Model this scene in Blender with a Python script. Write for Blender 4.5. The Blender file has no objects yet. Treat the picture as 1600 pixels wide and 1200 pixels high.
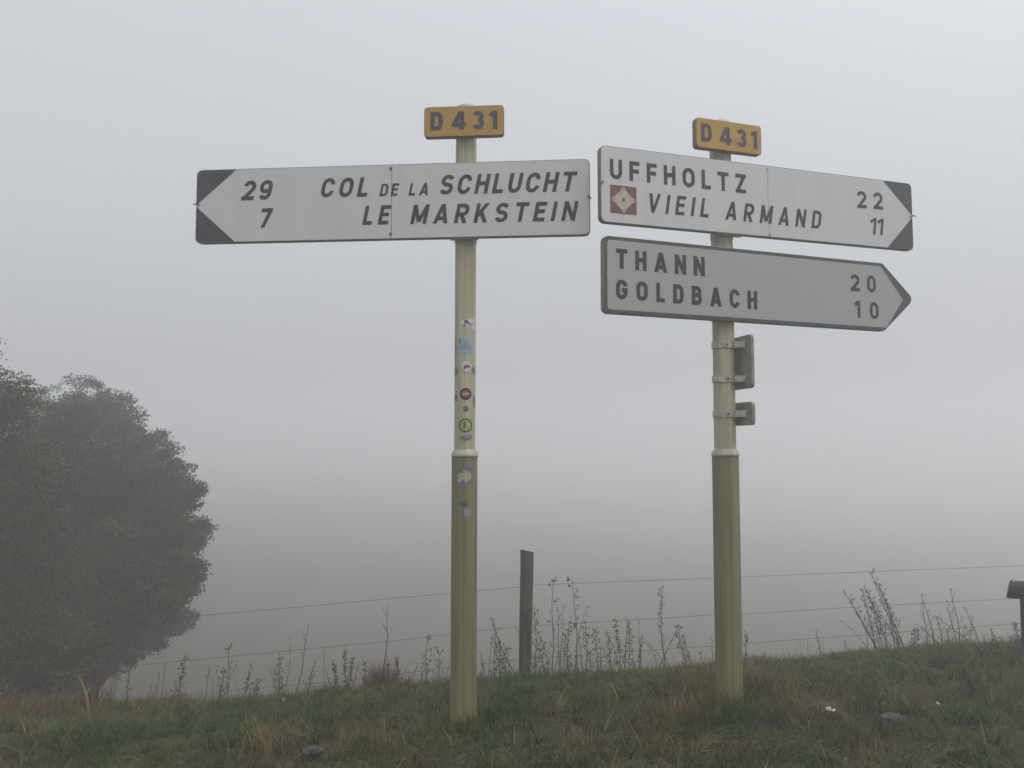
import bpy, bmesh, math, random
import numpy as np
from mathutils import Vector, Matrix, noise

random.seed(7); rng = np.random.default_rng(11)
S = bpy.context.scene
COL = S.collection

# ------------------------------------------------------------------ camera
F = 1300.0                      # focal length in photograph pixels (1600 wide)
PITCH = math.radians(4.01); ROLL = math.radians(0.055); EYE = 1.6
cd = bpy.data.cameras.new('camera'); cam = bpy.data.objects.new('camera', cd); COL.objects.link(cam)
cd.sensor_width = 36; cd.lens = F/1600*36; cd.clip_end = 2000; cd.clip_start = 0.05
cam.location = (0, 0, EYE)
cam.rotation_euler = (Matrix.Rotation(math.pi/2+PITCH, 3, 'X') @ Matrix.Rotation(ROLL, 3, 'Z')).to_euler()
S.camera = cam
_cp, _sp, _cr, _sr = math.cos(PITCH), math.sin(PITCH), math.cos(ROLL), math.sin(ROLL)
def ray(u, v):
    a, b = (u-800)/F, (v-600)/F
    a, b = a*_cr+b*_sr, -a*_sr+b*_cr
    return Vector((a, _cp+b*_sp, _sp-b*_cp))
def at(u, v, Y):
    r = ray(u, v); k = Y/r.y
    return Vector((r.x*k, Y, EYE+r.z*k))
def pxs(n, Y): return n*Y/F

# ------------------------------------------------------------------ light
S.view_settings.view_transform = 'Standard'; S.view_settings.look = 'None'
S.view_settings.exposure = 0.27; S.view_settings.gamma = 1; S.view_settings.use_curve_mapping = False
SUN_EL, SUN_AZ = math.radians(62), math.radians(120)
w = bpy.data.worlds.new('World'); S.world = w; w.use_nodes = True
nt = w.node_tree; nt.nodes.clear()
wo = nt.nodes.new('ShaderNodeOutputWorld'); bg = nt.nodes.new('ShaderNodeBackground')
SKY_LOW, SKY_TOP = 0.25, 2.3
sky = nt.nodes.new('ShaderNodeTexSky'); sky.sky_type = 'NISHITA'; sky.sun_disc = False
sky.sun_elevation = SUN_EL; sky.sun_rotation = SUN_AZ; sky.air_density = 1.0; sky.dust_density = 1.5; sky.ozone_density = 1.0
hs = nt.nodes.new('ShaderNodeHueSaturation'); hs.inputs['Saturation'].default_value = 0.16
# overcast sky: cloud is about three times as bright overhead as at the horizon
tcw = nt.nodes.new('ShaderNodeTexCoord'); sx_ = nt.nodes.new('ShaderNodeSeparateXYZ'); mrw = nt.nodes.new('ShaderNodeMapRange')
mrw.inputs[1].default_value = 0.0; mrw.inputs[2].default_value = 1.0; mrw.inputs[3].default_value = SKY_LOW; mrw.inputs[4].default_value = SKY_TOP
scw = nt.nodes.new('ShaderNodeVectorMath'); scw.operation = 'SCALE'
nt.links.new(tcw.outputs['Generated'], sx_.inputs[0]); nt.links.new(sx_.outputs['Z'], mrw.inputs[0]); nt.links.new(mrw.outputs[0], scw.inputs['Scale'])
nt.links.new(sky.outputs[0], hs.inputs['Color']); nt.links.new(hs.outputs[0], scw.inputs[0]); nt.links.new(scw.outputs[0], bg.inputs[0]); nt.links.new(bg.outputs[0], wo.inputs[0])
bg.inputs[1].default_value = 0.148
sd = bpy.data.lights.new('sun', 'SUN'); sd.energy = 0.7; sd.angle = math.radians(30); sd.color = (1, .98, .95)
so = bpy.data.objects.new('sun', sd); COL.objects.link(so)
so.rotation_euler = (Vector((math.sin(SUN_AZ)*math.cos(SUN_EL), math.cos(SUN_AZ)*math.cos(SUN_EL), math.sin(SUN_EL)))).to_track_quat('Z', 'Y').to_euler()
cy = S.cycles
cy.use_denoising = True; cy.max_bounces = 12; cy.volume_bounces = 8; cy.diffuse_bounces = 4; cy.glossy_bounces = 2
cy.transmission_bounces = 2; cy.transparent_max_bounces = 8; cy.use_adaptive_sampling = False
HAZE_DENSITY = 0.0225

# ------------------------------------------------------------------ materials
def mat(name, col, rough=0.7, col2=None, scale=8.0, amt=1.0, bump=0.0, bscale=40.0, stretch=None, spec=0.3, metal=0.0):
    m = bpy.data.materials.new(name); m.use_nodes = True; t = m.node_tree; b = t.nodes['Principled BSDF']
    b.inputs['Base Color'].default_value = (*col, 1); b.inputs['Roughness'].default_value = rough
    b.inputs['Specular IOR Level'].default_value = spec; b.inputs['Metallic'].default_value = metal
    tc = t.nodes.new('ShaderNodeTexCoord'); mp = t.nodes.new('ShaderNodeMapping'); t.links.new(tc.outputs['Object'], mp.inputs[0])
    if stretch: mp.inputs['Scale'].default_value = stretch
    if col2:
        n = t.nodes.new('ShaderNodeTexNoise'); n.inputs['Scale'].default_value = scale; n.inputs['Detail'].default_value = 6
        t.links.new(mp.outputs[0], n.inputs['Vector'])
        r = t.nodes.new('ShaderNodeMapRange'); r.inputs[1].default_value = .38; r.inputs[2].default_value = .68; r.inputs[4].default_value = amt
        t.links.new(n.outputs[0], r.inputs[0])
        x = t.nodes.new('ShaderNodeMix'); x.data_type = 'RGBA'
        x.inputs[6].default_value = (*col, 1); x.inputs[7].default_value = (*col2, 1)
        t.links.new(r.outputs[0], x.inputs[0]); t.links.new(x.outputs[2], b.inputs['Base Color'])
    if bump:
        n2 = t.nodes.new('ShaderNodeTexNoise'); n2.inputs['Scale'].default_value = bscale; n2.inputs['Detail'].default_value = 5
        t.links.new(mp.outputs[0], n2.inputs['Vector'])
        bp = t.nodes.new('ShaderNodeBump'); bp.inputs['Strength'].default_value = bump; bp.inputs['Distance'].default_value = .02
        t.links.new(n2.outputs[0], bp.inputs['Height']); t.links.new(bp.outputs[0], b.inputs['Normal'])
    return m
def attr_mat(name, rough=.8, spec=.15, transl=0.0):
    m = bpy.data.materials.new(name); m.use_nodes = True; t = m.node_tree; b = t.nodes['Principled BSDF']
    a = t.nodes.new('ShaderNodeAttribute'); a.attribute_name = 'tint'
    n = t.nodes.new('ShaderNodeTexNoise'); n.inputs['Scale'].default_value = 3.0
    tc = t.nodes.new('ShaderNodeTexCoord'); t.links.new(tc.outputs['Object'], n.inputs['Vector'])
    r = t.nodes.new('ShaderNodeMapRange'); r.inputs[3].default_value = .75; r.inputs[4].default_value = 1.25; t.links.new(n.outputs[0], r.inputs[0])
    v = t.nodes.new('ShaderNodeVectorMath'); v.operation = 'SCALE'
    t.links.new(a.outputs['Color'], v.inputs[0]); t.links.new(r.outputs[0], v.inputs['Scale'])
    t.links.new(v.outputs[0], b.inputs['Base Color'])
    b.inputs['Roughness'].default_value = rough; b.inputs['Specular IOR Level'].default_value = spec
    return m

def post_paint(name, c1, c2, stains, zs):
    """cream paint with vertical streaks, algae film and rust stains at given (x, z) spots"""
    m = mat(name, c1, .55, c2, 22, .75, .08, 30, (1, 1, .06), .35)
    t = m.node_tree; b = t.nodes['Principled BSDF']; base = b.inputs['Base Color'].links[0].from_socket
    tc = t.nodes.new('ShaderNodeTexCoord')
    nz = t.nodes.new('ShaderNodeTexNoise'); nz.inputs['Scale'].default_value = 60; nz.inputs['Detail'].default_value = 4
    t.links.new(tc.outputs['Object'], nz.inputs['Vector'])
    cur = base
    for (x, z, rx, rz) in stains:
        mp = t.nodes.new('ShaderNodeMapping'); mp.inputs['Location'].default_value = (-x/rx, 0, -z/rz); mp.inputs['Scale'].default_value = (1/rx, 0, 1/rz)
        t.links.new(tc.outputs['Object'], mp.inputs[0])
        ln = t.nodes.new('ShaderNodeVectorMath'); ln.operation = 'LENGTH'; t.links.new(mp.outputs[0], ln.inputs[0])
        ad = t.nodes.new('ShaderNodeMath'); ad.operation = 'ADD'; t.links.new(ln.outputs['Value'], ad.inputs[0]); t.links.new(nz.outputs[0], ad.inputs[1])
        mr = t.nodes.new('ShaderNodeMapRange'); mr.inputs[1].default_value = 1.45; mr.inputs[2].default_value = .8; mr.inputs[3].default_value = 0; mr.inputs[4].default_value = .85
        t.links.new(ad.outputs[0], mr.inputs[0])
        x_ = t.nodes.new('ShaderNodeMix'); x_.data_type = 'RGBA'; x_.inputs[7].default_value = (.10, .035, .012, 1)
        t.links.new(mr.outputs[0], x_.inputs[0]); t.links.new(cur, x_.inputs[6]); cur = x_.outputs[2]
    t.links.new(cur, b.inputs['Base Color'])
    return m

M = {}
M['face'] = mat('white sign sheeting', (.475, .47, .46), .45, (.435, .43, .418), 14, .6, 0, spec=.4, stretch=(1, .10, 1))
M['face_dull'] = mat('dull sign sheeting', (.305, .303, .295), .5, (.27, .27, .26), 60, .8, 0, spec=.4, stretch=(1, 1, .3))
M['face_left'] = mat('weathered white sign sheeting', (.50, .495, .485), .45, (.455, .45, .438), 14, .6, 0, spec=.4, stretch=(1, .10, 1))
M['yellow'] = mat('yellow plate sheeting', (.37, .212, .022), .5, (.31, .175, .02), 9, .8, spec=.35)
M['yellow_rim'] = mat('aged yellow plate rim', (.20, .14, .07), .6, (.13, .09, .06), 30)
M['black'] = mat('black sign film', (.016, .016, .018), .5, (.03, .03, .03), 14, .5)
M['black_soft'] = mat('faded black sign film', (.028, .028, .03), .55, (.05, .05, .05), 10, .6)
M['rim'] = mat('olive grey sign rim', (.20, .195, .12), .55, (.12, .115, .07), 25, .9)
M['rim_dark'] = mat('dark sign border', (.045, .043, .033), .55, (.07, .065, .05), 18, .8)
M['seam'] = mat('panel joint', (.16, .16, .15), .7, (.10, .10, .09), 50)
M['brown'] = mat('brown emblem sheeting', (.155, .06, .04), .5, (.12, .05, .035), 20)
M['beige'] = mat('beige emblem film', (.40, .36, .28), .5, (.33, .29, .22), 30)
M['clamp'] = mat('pale painted clamp', (.44, .43, .35), .5, (.27, .26, .19), 30)
M['bolt'] = mat('dark steel bolt', (.06, .06, .055), .5, (.10, .07, .05), 80)
M['backplate'] = mat('grey sign back', (.24, .24, .20), .55, (.15, .15, .12), 14, .9)
M['collar'] = mat('pale aluminium collar', (.36, .35, .28), .45, (.24, .23, .17), 30)
M['post_left'] = post_paint('cream post paint left', (.42, .395, .265), (.27, .245, .14), [(-.047, 1.98, .016, .035), (.048, 1.985, .012, .035), (-.047, 1.84, .014, .03), (.05, 1.82, .008, .05), (-.05, 2.1, .006, .09)], 0)
M['post_right'] = post_paint('cream post paint right', (.42, .395, .265), (.27, .25, .15), [(.05, 2.7, .01, .1)], 0)
M['sleeve'] = post_paint('olive filmed sleeve paint', (.185, .176, .082), (.11, .102, .045), [(.062, 1.0, .006, .5)], 0)
M['wood'] = mat('grey weathered wood', (.090, .068, .045), .9, (.026, .020, .014), 45, 1, .6, 60, (1, 1, .07))
M['log'] = mat('brown weathered log', (.06, .046, .032), .9, (.025, .019, .014), 20, 1, .6, 60, (.1, 1, 1))
M['purple'] = mat('faded purple paint', (.045, .036, .085), .75, (.05, .03, .07), 30, 1, .3, 60)
M['wire'] = mat('rusty fence wire', (.10, .09, .085), .6, (.07, .045, .03), 30)
M['bark'] = mat('tree bark', (.06, .05, .04), .95, (.035, .03, .022), 14, 1, .6, 20, (1, 1, .2))
M['plant'] = attr_mat('plant matter')
M['grass'] = attr_mat('grass blades', .75, .12)
M['leaf'] = attr_mat('tree leaves', .7, .2)
M['paper'] = mat('crumpled white paper', (.40, .42, .44), .8, (.5, .5, .5), 40)
M['stone'] = mat('grey flat stone', (.075, .075, .08), .9, (.045, .045, .045), 20, 1, .5, 30)

# ------------------------------------------------------------------ object helpers
def obj(name, verts, faces, m, parent=None, tints=None, smooth=False, mats=None, midx=None):
    me = bpy.data.meshes.new(name); me.from_pydata([tuple(v) for v in verts], [], faces)
    for mm in (mats or [m]): me.materials.append(mm)
    if midx is not None: me.polygons.foreach_set('material_index', midx)
    if tints is not None:
        a = me.attributes.new('tint', 'FLOAT_COLOR', 'POINT'); a.data.foreach_set('color', np.asarray(tints, np.float32).ravel())
    if smooth: me.polygons.foreach_set('use_smooth', [True]*len(me.polygons))
    me.update()
    o = bpy.data.objects.new(name, me); COL.objects.link(o)
    if parent: o.parent = parent
    return o
def thing(name, label, cat, loc=(0, 0, 0), rz=0, group=None):
    o = bpy.data.objects.new(name, None); COL.objects.link(o); o.empty_display_size = .1
    o.location = loc; o.rotation_euler = (0, 0, rz); tag(o, label, cat, group); return o
def tag(o, label, cat, group=None):
    o['label'] = label; o['category'] = cat
    if group: o['group'] = group
    return o
class MB:
    def __init__(s): s.v = []; s.f = []; s.t = []
    def add(s, vs, fs, tint=None):
        n = len(s.v); s.v += [tuple(v) for v in vs]; s.f += [tuple(i+n for i in f) for f in fs]
        if tint is not None: s.t += [(*tint, 1)]*len(vs)
    def tube(s, pts, rad, n=6, tint=None, cap=True):
        pts = [Vector(p) for p in pts]; vs = []; fs = []
        rr = rad if hasattr(rad, '__len__') else [rad]*len(pts)
        for i, p in enumerate(pts):
            d = (pts[min(i+1, len(pts)-1)]-pts[max(i-1, 0)]).normalized()
            a = d.cross(Vector((0, 0, 1)) if abs(d.z) < .9 else Vector((1, 0, 0))).normalized(); b = d.cross(a)
            vs += [p+(a*math.cos(2*math.pi*k/n)+b*math.sin(2*math.pi*k/n))*rr[i] for k in range(n)]
        for i in range(len(pts)-1):
            for k in range(n): fs.append((i*n+k, i*n+(k+1) % n, (i+1)*n+(k+1) % n, (i+1)*n+k))
        if cap: fs += [tuple(range(n-1, -1, -1)), tuple(range((len(pts)-1)*n, len(pts)*n))]
        s.add(vs, fs, tint)
    def box(s, lo, hi):
        x0, y0, z0 = lo; x1, y1, z1 = hi
        s.add([(x0,y0,z0),(x1,y0,z0),(x1,y1,z0),(x0,y1,z0),(x0,y0,z1),(x1,y0,z1),(x1,y1,z1),(x0,y1,z1)],
              [(0,3,2,1),(4,5,6,7),(0,1,5,4),(1,2,6,5),(2,3,7,6),(3,0,4,7)])
    def leaf(s, c, size, tint, asp=.5, d=None):
        d = d or Vector((random.uniform(-1, 1), random.uniform(-1, 1), random.uniform(-1, 1))).normalized()
        a = d.cross(Vector((random.random(), random.random(), random.random()))).normalized()
        nn = d.cross(a)*.2*size; c = Vector(c)
        s.add([c, c+d*size*.45+a*size*asp*.5+nn, c+d*size, c+d*size*.45-a*size*asp*.5+nn], [(0, 1, 2, 3)], tint)
    def build(s, name, m, parent=None, smooth=False):
        return obj(name, s.v, s.f, m, parent, s.t if s.t else None, smooth)

# ------------------------------------------------------------------ terrain
def fence_y(x): return 6.6+.15*x
_cr_u = [-700, -300, 0, 200, 400, 550, 700, 830, 1000, 1100, 1200, 1300, 1450, 1600, 2000, 2400]
_cr_v = [1140, 1118, 1103, 1098, 1090, 1076, 1064, 1052, 1046, 1040, 1030, 1022, 1012, 998, 985, 975]
_cx, _cz = [], []
for u_, v_ in zip(_cr_u, _cr_v):
    r_ = ray(u_, v_); k_ = 6.6/(r_.y-.15*r_.x); _cx.append(r_.x*k_); _cz.append(EYE+r_.z*k_-.05)
PL = (-.2547, 4.5); PR = (1.18, 4.617)
zl = at(723, 1131, 4.5).z; zr = at(1139, 1106, 4.617).z
_nx = [-8, -3, PL[0], PR[0], 3.5, 8]; _nz = [-.14, -.05, zl, zr, zr+.12, zr+.2]
def smooth_interp(x, xs, ys):
    return (np.interp(x-.35, xs, ys)+np.interp(x, xs, ys)+np.interp(x+.35, xs, ys))/3
_tt = [0, .6, 1.5, 4, 12, 30, 70, 130, 600]; _td = [0, -.22, -.68, -2.0, -5.2, -7.0, -8.2, -8.0, -8.0]; _tdl = [0, -.22, -.68, -1.9, -4.4, -4.9, -4.6, -3.0, -3.0]
def terrain(x, y):
    x = np.asarray(x, float); y = np.asarray(y, float)
    t = y-(6.6+.15*np.clip(x, -30, 30)); zc = smooth_interp(x, _cx, _cz); z0 = smooth_interp(x, _nx, _nz)
    a = np.clip(1+t/2.2, 0, 1)**1.5
    near = zc+(z0-zc)*(1-a)
    tp = np.clip(t, 0, None); k = 1/(1+np.exp(-(x-.03*y+5)/14))
    far = zc+np.interp(tp, _tt, _tdl)*(1-k)+np.interp(tp, _tt, _td)*k
    z = np.where(t < 0, near, far)
    lump = .018*np.sin(x*3.1+y*1.3)*np.sin(y*4.3-x*1.1)+.012*np.sin(x*7.3+1)*np.sin(y*6.1+x*2.)
    return z+lump
def tz(x, y): return float(terrain(x, y))

def ground_hit(u, v, far=12):
    r = ray(u, v); t = 1.5
    while t < far:
        p = Vector((r.x/r.y*t, t, EYE+r.z/r.y*t))
        if p.z < tz(p.x, p.y): return p
        t += .015
    return None

def axis(core0, core1, step, far0, far1):
    a = list(np.arange(core0, core1+1e-6, step)); s = step; p = a[-1]
    while p < far1: s = min(s*1.25, 20); p += s; a.append(p)
    s = step; p = a[0]; pre = []
    while p > far0: s = min(s*1.25, 20); p -= s; pre.append(p)
    return np.array(pre[::-1]+a)
gx = axis(-6, 7, .09, -190, 190); gy = axis(2, 9, .08, -60, 330)
GX, GY = np.meshgrid(gx, gy); GZ = terrain(GX, GY)
for i in range(GX.shape[0]):
    if 1.5 < gy[i] < 9.5: continue
    for j in range(GX.shape[1]):
        if gy[i] > 9: GZ[i, j] += .45*noise.noise(Vector((GX[i, j]*.07, GY[i, j]*.07, 0)))*min(1, (gy[i]-9)/10)
nx = len(gx); ny = len(gy)
vs = np.stack([GX.ravel(), GY.ravel(), GZ.ravel()], 1)
idx = np.arange(nx*ny).reshape(ny, nx)
fs = np.stack([idx[:-1, :-1].ravel(), idx[:-1, 1:].ravel(), idx[1:, 1:].ravel(), idx[1:, :-1].ravel()], 1)
gm = mat('soil and matted grass', (.044, .042, .028), .95, (.055, .046, .034), 2.2, 1, .8, 30, spec=.1)
ground = obj('ground', vs, [tuple(f) for f in fs.tolist()], gm, smooth=True); ground['kind'] = 'structure'

# ------------------------------------------------------------------ lettering built from strokes
def arc(cx, cy, rx, ry, a0, a1, n=12):
    return [(cx+rx*math.cos(math.radians(a0+(a1-a0)*i/n)), cy+ry*math.sin(math.radians(a0+(a1-a0)*i/n))) for i in range(n+1)]
WID = dict(D=.62, C=.64, O=.66, L=.5, E=.54, S=.62, H=.62, U=.62, T=.62, M=.78, A=.72, R=.63, K=.66, N=.65, F=.52, Z=.6, V=.68, B=.62, G=.66)
WID.update({'4': .7, '3': .6, '1': .36, '2': .6, '9': .6, '7': .56, '0': .58, 'I': None, ' ': .38})
def glyph(c, w, s):
    h = s/2; e = .12
    W, T = w-h, 1-h
    def stad(x0, x1, y0, y1, r=None):
        r = r or min((x1-x0)/2, (y1-y0)/2)*.98; ry = r*1.15 if (y1-y0)/2 > r*1.15 else r
        return arc(x1-r, y1-ry, r, ry, 0, 90)+arc(x0+r, y1-ry, r, ry, 90, 180)+arc(x0+r, y0+ry, r, ry, 180, 270)+arc(x1-r, y0+ry, r, ry, 270, 360)
    rr = w/2-h; ry = rr*1.15
    if c == 'O' or c == '0': return [('c', stad(h, W, h, T))]
    if c == 'C': return [('o', arc(w/2, T-ry, rr, ry, 8, 180)+arc(w/2, h+ry, rr, ry, 180, 352))]
    if c == 'G': return [('o', arc(w/2, T-ry, rr, ry, 8, 180)+arc(w/2, h+ry, rr, ry, 180, 360)+[(W, .5)]), ('o', [(w*.5, .47), (w, .47)])]
    if c == 'D': return [('o', [(h, 0), (h, 1)]), ('o', [(h, T)]+arc(W-rr*.9, T-ry, rr*.9, ry, 90, 0)+arc(W-rr*.9, h+ry, rr*.9, ry, 0, -90)+[(h, h)])]
    if c == 'L': return [('o', [(h, 0), (h, 1)]), ('o', [(h, h), (w, h)])]
    if c == 'E': return [('o', [(h, 0), (h, 1)]), ('o', [(h, h), (w, h)]), ('o', [(h, T), (w, T)]), ('o', [(h, .52), (w*.92, .52)])]
    if c == 'F': return [('o', [(h, 0), (h, 1)]), ('o', [(h, T), (w, T)]), ('o', [(h, .50), (w*.92, .50)])]
    if c == 'H': return [('o', [(h, 0), (h, 1)]), ('o', [(W, 0), (W, 1)]), ('o', [(h, .52), (W, .52)])]
    if c == 'I': return [('o', [(h, 0), (h, 1)])]
    if c == 'T': return [('o', [(w/2, 0), (w/2, 1)]), ('o', [(0, T), (w, T)])]
    if c == 'U': return [('o', [(h, 1)]+arc(w/2, h+ry, rr, ry, 180, 360)+[(W, 1)])]
    if c == 'N': return [('o', [(h, 0), (h, 1)]), ('o', [(W, 0), (W, 1)]), ('o', [(h*.6, 1+e*.3), (w-h*.6, -e*.3)])]
    if c == 'M': return [('o', [(h, 0), (h, 1)]), ('o', [(W, 0), (W, 1)]), ('o', [(h*.8, 1.05), (w/2, .12)]), ('o', [(w-h*.8, 1.05), (w/2, .12)])]
    if c == 'A':
        k = .5*w-h
        return [('o', [(h-k*e, -e), (w/2+k*e*.4, 1+e*.4)]), ('o', [(W+k*e, -e), (w/2-k*e*.4, 1+e*.4)]), ('o', [(w*.22, .27), (w*.78, .27)])]
    if c == 'V':
        k = .5*w-h
        return [('o', [(h-k*e, 1+e), (w/2+k*e*.4, -e*.4)]), ('o', [(W+k*e, 1+e), (w/2-k*e*.4, -e*.4)])]
    if c == 'K': return [('o', [(h, 0), (h, 1)]), ('o', [(h, .30), (W+.02, 1+e)]), ('o', [(w*.38, .62), (W+.05, -e)])]
    if c == 'Z': return [('o', [(0, T), (w, T)]), ('o', [(0, h), (w, h)]), ('o', [(h*1.05, h*.6), (w-h*1.05, 1-h*.6)])]
    if c == 'R':
        q = (T-.45)/2
        return [('o', [(h, 0), (h, 1)]), ('o', [(h, T)]+arc(W-q*.9, T-q, q*.9, q, 90, -90)+[(h, .45)]), ('o', [(w*.42, .5), (W+.03, -e)])]
    if c == 'B':
        q = (T-.52)/2; p = (.52-h)/2
        return [('o', [(h, 0), (h, 1)]), ('o', [(h, T)]+arc(W-q-.03, T-q, q, q, 90, -90)+[(h, .52)]), ('o', [(h, .52)]+arc(W-p, .52-p, p, p, 90, -90)+[(h, h)])]
    if c == 'S':
        q = (.5-h)/2
        return [('o', arc(w/2, .5+q, rr*.97, q, 18, 270, 16)+arc(w/2, .5-q, rr, q, 90, -162, 16)[1:])]
    if c == '3':
        q = (T-.53)/2; p = (.53-h)/2
        return [('o', arc(w/2, T-q, rr*.93, q, 160, -90, 14)), ('o', arc(w/2, .53-p, rr, p, 90, -160, 14))]
    if c == '2':
        q = rr*1.02
        return [('o', arc(w/2, T-q, rr, q, 168, -25, 14)+[(w*.62, .42), (h*1.0, h*.7)]), ('o', [(0, h), (w, h)])]
    if c == '4': return [('o', [(w*.70, 0), (w*.70, 1)]), ('o', [(0, .27), (w, .27)]), ('o', [(w*.66, 1.04), (h*.55, .22)])]
    if c == '1': return [('o', [(W, 0), (W, 1)]), ('o', [(W, .95), (0, .74)])]
    if c == '7': return [('o', [(0, T), (w, T)]), ('o', [(w-h*.9, T+.02), (w*.28, -e)])]
    if c == '9':
        q = rr*1.05
        return [('c', stad(h, W, T-2*q, T)), ('o', [(W, T-q), (W, .42)]+arc(w/2, h+.24, rr, .24, 0, -150, 12))]
    return []
def ribbon(pts, s, closed):
    P = [Vector((p[0], p[1])) for p in pts]
    Q = [P[0]]
    for p in P[1:]:
        if (p-Q[-1]).length > 1e-4: Q.append(p)
    if closed and (Q[0]-Q[-1]).length < 1e-4: Q.pop()
    n = len(Q); L, R = [], []
    for i in range(n):
        a = Q[i-1] if (closed or i > 0) else None; b = Q[(i+1) % n] if (closed or i < n-1) else None
        d0 = (Q[i]-a).normalized() if a is not None else None; d1 = (b-Q[i]).normalized() if b is not None else None
        d0 = d0 or d1; d1 = d1 or d0
        n0 = Vector((-d0.y, d0.x)); n1 = Vector((-d1.y, d1.x)); m_ = (n0+n1)
        if m_.length < .3: m_ = n1
        m_.normalize(); k = min(1/max(m_.dot(n1), .5), 1.6)*s/2
        L.append(Q[i]+m_*k); R.append(Q[i]-m_*k)
    out = []
    for i in range(n if closed else n-1):
        j = (i+1) % n; out.append([R[i], R[j], L[j], L[i]])
    return out
def clip(poly, ylim, keep_below):
    out = []
    for i in range(len(poly)):
        a, b = poly[i], poly[(i+1) % len(poly)]
        ia = (a.y <= ylim) if keep_below else (a.y >= ylim); ib = (b.y <= ylim) if keep_below else (b.y >= ylim)
        if ia: out.append(a)
        if ia != ib: t = (ylim-a.y)/(b.y-a.y); out.append(a+(b-a)*t)
    return out
def text_polys(text, x0, x1, H, s=.175, slant=0, wf=1.0):
    """polys of a word that starts at x0 and ends at x1 (its last glyph's foot), cap height H"""
    ws = [(WID[c] if WID[c] is not None else s)*wf*(H) for c in text]
    gap = ((x1-x0)-sum(ws))/max(1, len(text)-1)
    x = x0; res = []
    for c, wd in zip(text, ws):
        for layer, (kind, pts) in enumerate(glyph(c, wd/H, s)):
            for q in ribbon(pts, s, kind == 'c'):
                q = clip(clip(q, 1.0, True), 0.0, False)
                if len(q) >= 3: res.append((layer, [((x+(p.x+slant*p.y)*H), p.y*H) for p in q]))
        x += wd+gap
    return res

# ------------------------------------------------------------------ sign panels
# a panel's own frame: x along the board (left to right for the viewer), y = up, z = towards the viewer
def panel_matrix(pole, yaw, tilt, zc):
    d = Vector((math.cos(yaw), math.sin(yaw), 0)); n = Vector((math.sin(yaw), -math.cos(yaw), 0)); up = Vector((0, 0, 1))
    dd = d*math.cos(tilt)+up*math.sin(tilt); uu = -d*math.sin(tilt)+up*math.cos(tilt)
    o = Vector((pole[0], pole[1], zc))+n*.10
    m = Matrix((dd, uu, n)).transposed().to_4x4(); m.translation = o; return m
def rounded(pts, rad, n=6):
    out = []; N = len(pts)
    for i, p in enumerate(pts):
        p = Vector(p); a = (Vector(pts[i-1])-p); b = (Vector(pts[(i+1) % N])-p); r = rad[i] if hasattr(rad, '__len__') else rad
        an = a.angle(b)/2; k = min(r/math.tan(an), a.length*.45, b.length*.45); a.normalize(); b.normalize()
        for j in range(n+1):
            t = j/n; out.append(p+a*k*(1-t)**2+b*k*t**2)
    return out
def inset(pts, d):
    n = len(pts); out = []
    for i in range(n):
        e0 = (pts[i]-pts[i-1]); e1 = (pts[(i+1) % n]-pts[i])
        if e0.length < 1e-7: e0 = e1
        if e1.length < 1e-7: e1 = e0
        e0 = e0.normalized(); e1 = e1.normalized()
        n0 = Vector((-e0.y, e0.x)); n1 = Vector((-e1.y, e1.x)); m_ = (n0+n1).normalized()
        out.append(pts[i]+m_*d/max(.6, m_.dot(n1)))
    return out
def sheet(outline, z): return [(p[0], p[1], z) for p in outline], [tuple(range(len(outline)))]
def frame_solid(outline, z0, z1, lip):
    """tray: front flat, walls back to z0, hollow behind with a lip"""
    n = len(outline); inn = inset(outline, lip); bev = inset(outline, .0025)
    rings = [[(p[0], p[1], z1) for p in bev], [(p[0], p[1], z1-.003) for p in outline], [(p[0], p[1], z0) for p in outline], [(p[0], p[1], z0) for p in inn], [(p[0], p[1], z1-.006) for p in inn]]
    vs = [v for r in rings for v in r]; fs = [tuple(range(n))]
    for k in range(4):
        for i in range(n):
            j = (i+1) % n; fs.append((k*n+i, (k+1)*n+i, (k+1)*n+j, k*n+j))
    fs.append(tuple(4*n+i for i in range(n-1, -1, -1)))
    return vs, fs
def px_in_panel(mw, u, v):
    r = ray(u, v); inv = mw.inverted(); o = inv @ Vector((0, 0, EYE)); d = inv.to_3x3() @ r
    k = -o.z/d.z; return (o.x+d.x*k, o.y+d.y*k)

def lettering(parent, pmw, lines, m, name='lettering'):
    """lines: (text, left-foot px, right-foot px, cap height px at the left, stroke, slant, width factor)"""
    for (txt, a, b, hp, s, sl, wf) in lines:
        vs, fs = [], []
        p0 = px_in_panel(pmw, *a); p1 = px_in_panel(pmw, *b); pt = px_in_panel(pmw, a[0], a[1]-hp)
        H = pt[1]-p0[1]; L = math.hypot(p1[0]-p0[0], p1[1]-p0[1]); ang = math.atan2(p1[1]-p0[1], p1[0]-p0[0])
        for layer, poly in text_polys(txt, 0, L, H, s+.012, sl, wf):
            n = len(vs); ca, sa = math.cos(ang), math.sin(ang)
            vs += [(p0[0]+x*ca-y*sa, p0[1]+x*sa+y*ca, .0024+layer*.0003) for x, y in poly]
            fs.append(tuple(range(n, n+len(poly))))
        obj(name, vs, fs, m, parent)
def bolt(parent, x, y, r=.006, m='bolt', z=.0022):
    n = 6; vs = [(x+r*math.cos(k*math.pi/3), y+r*math.sin(k*math.pi/3), zz) for zz in (z-.002, z+.005) for k in range(6)]
    return obj('bolt', vs, [(k, (k+1) % 6, 6+(k+1) % 6, 6+k) for k in range(6)]+[tuple(range(6, 12))], M[m], parent)

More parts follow.
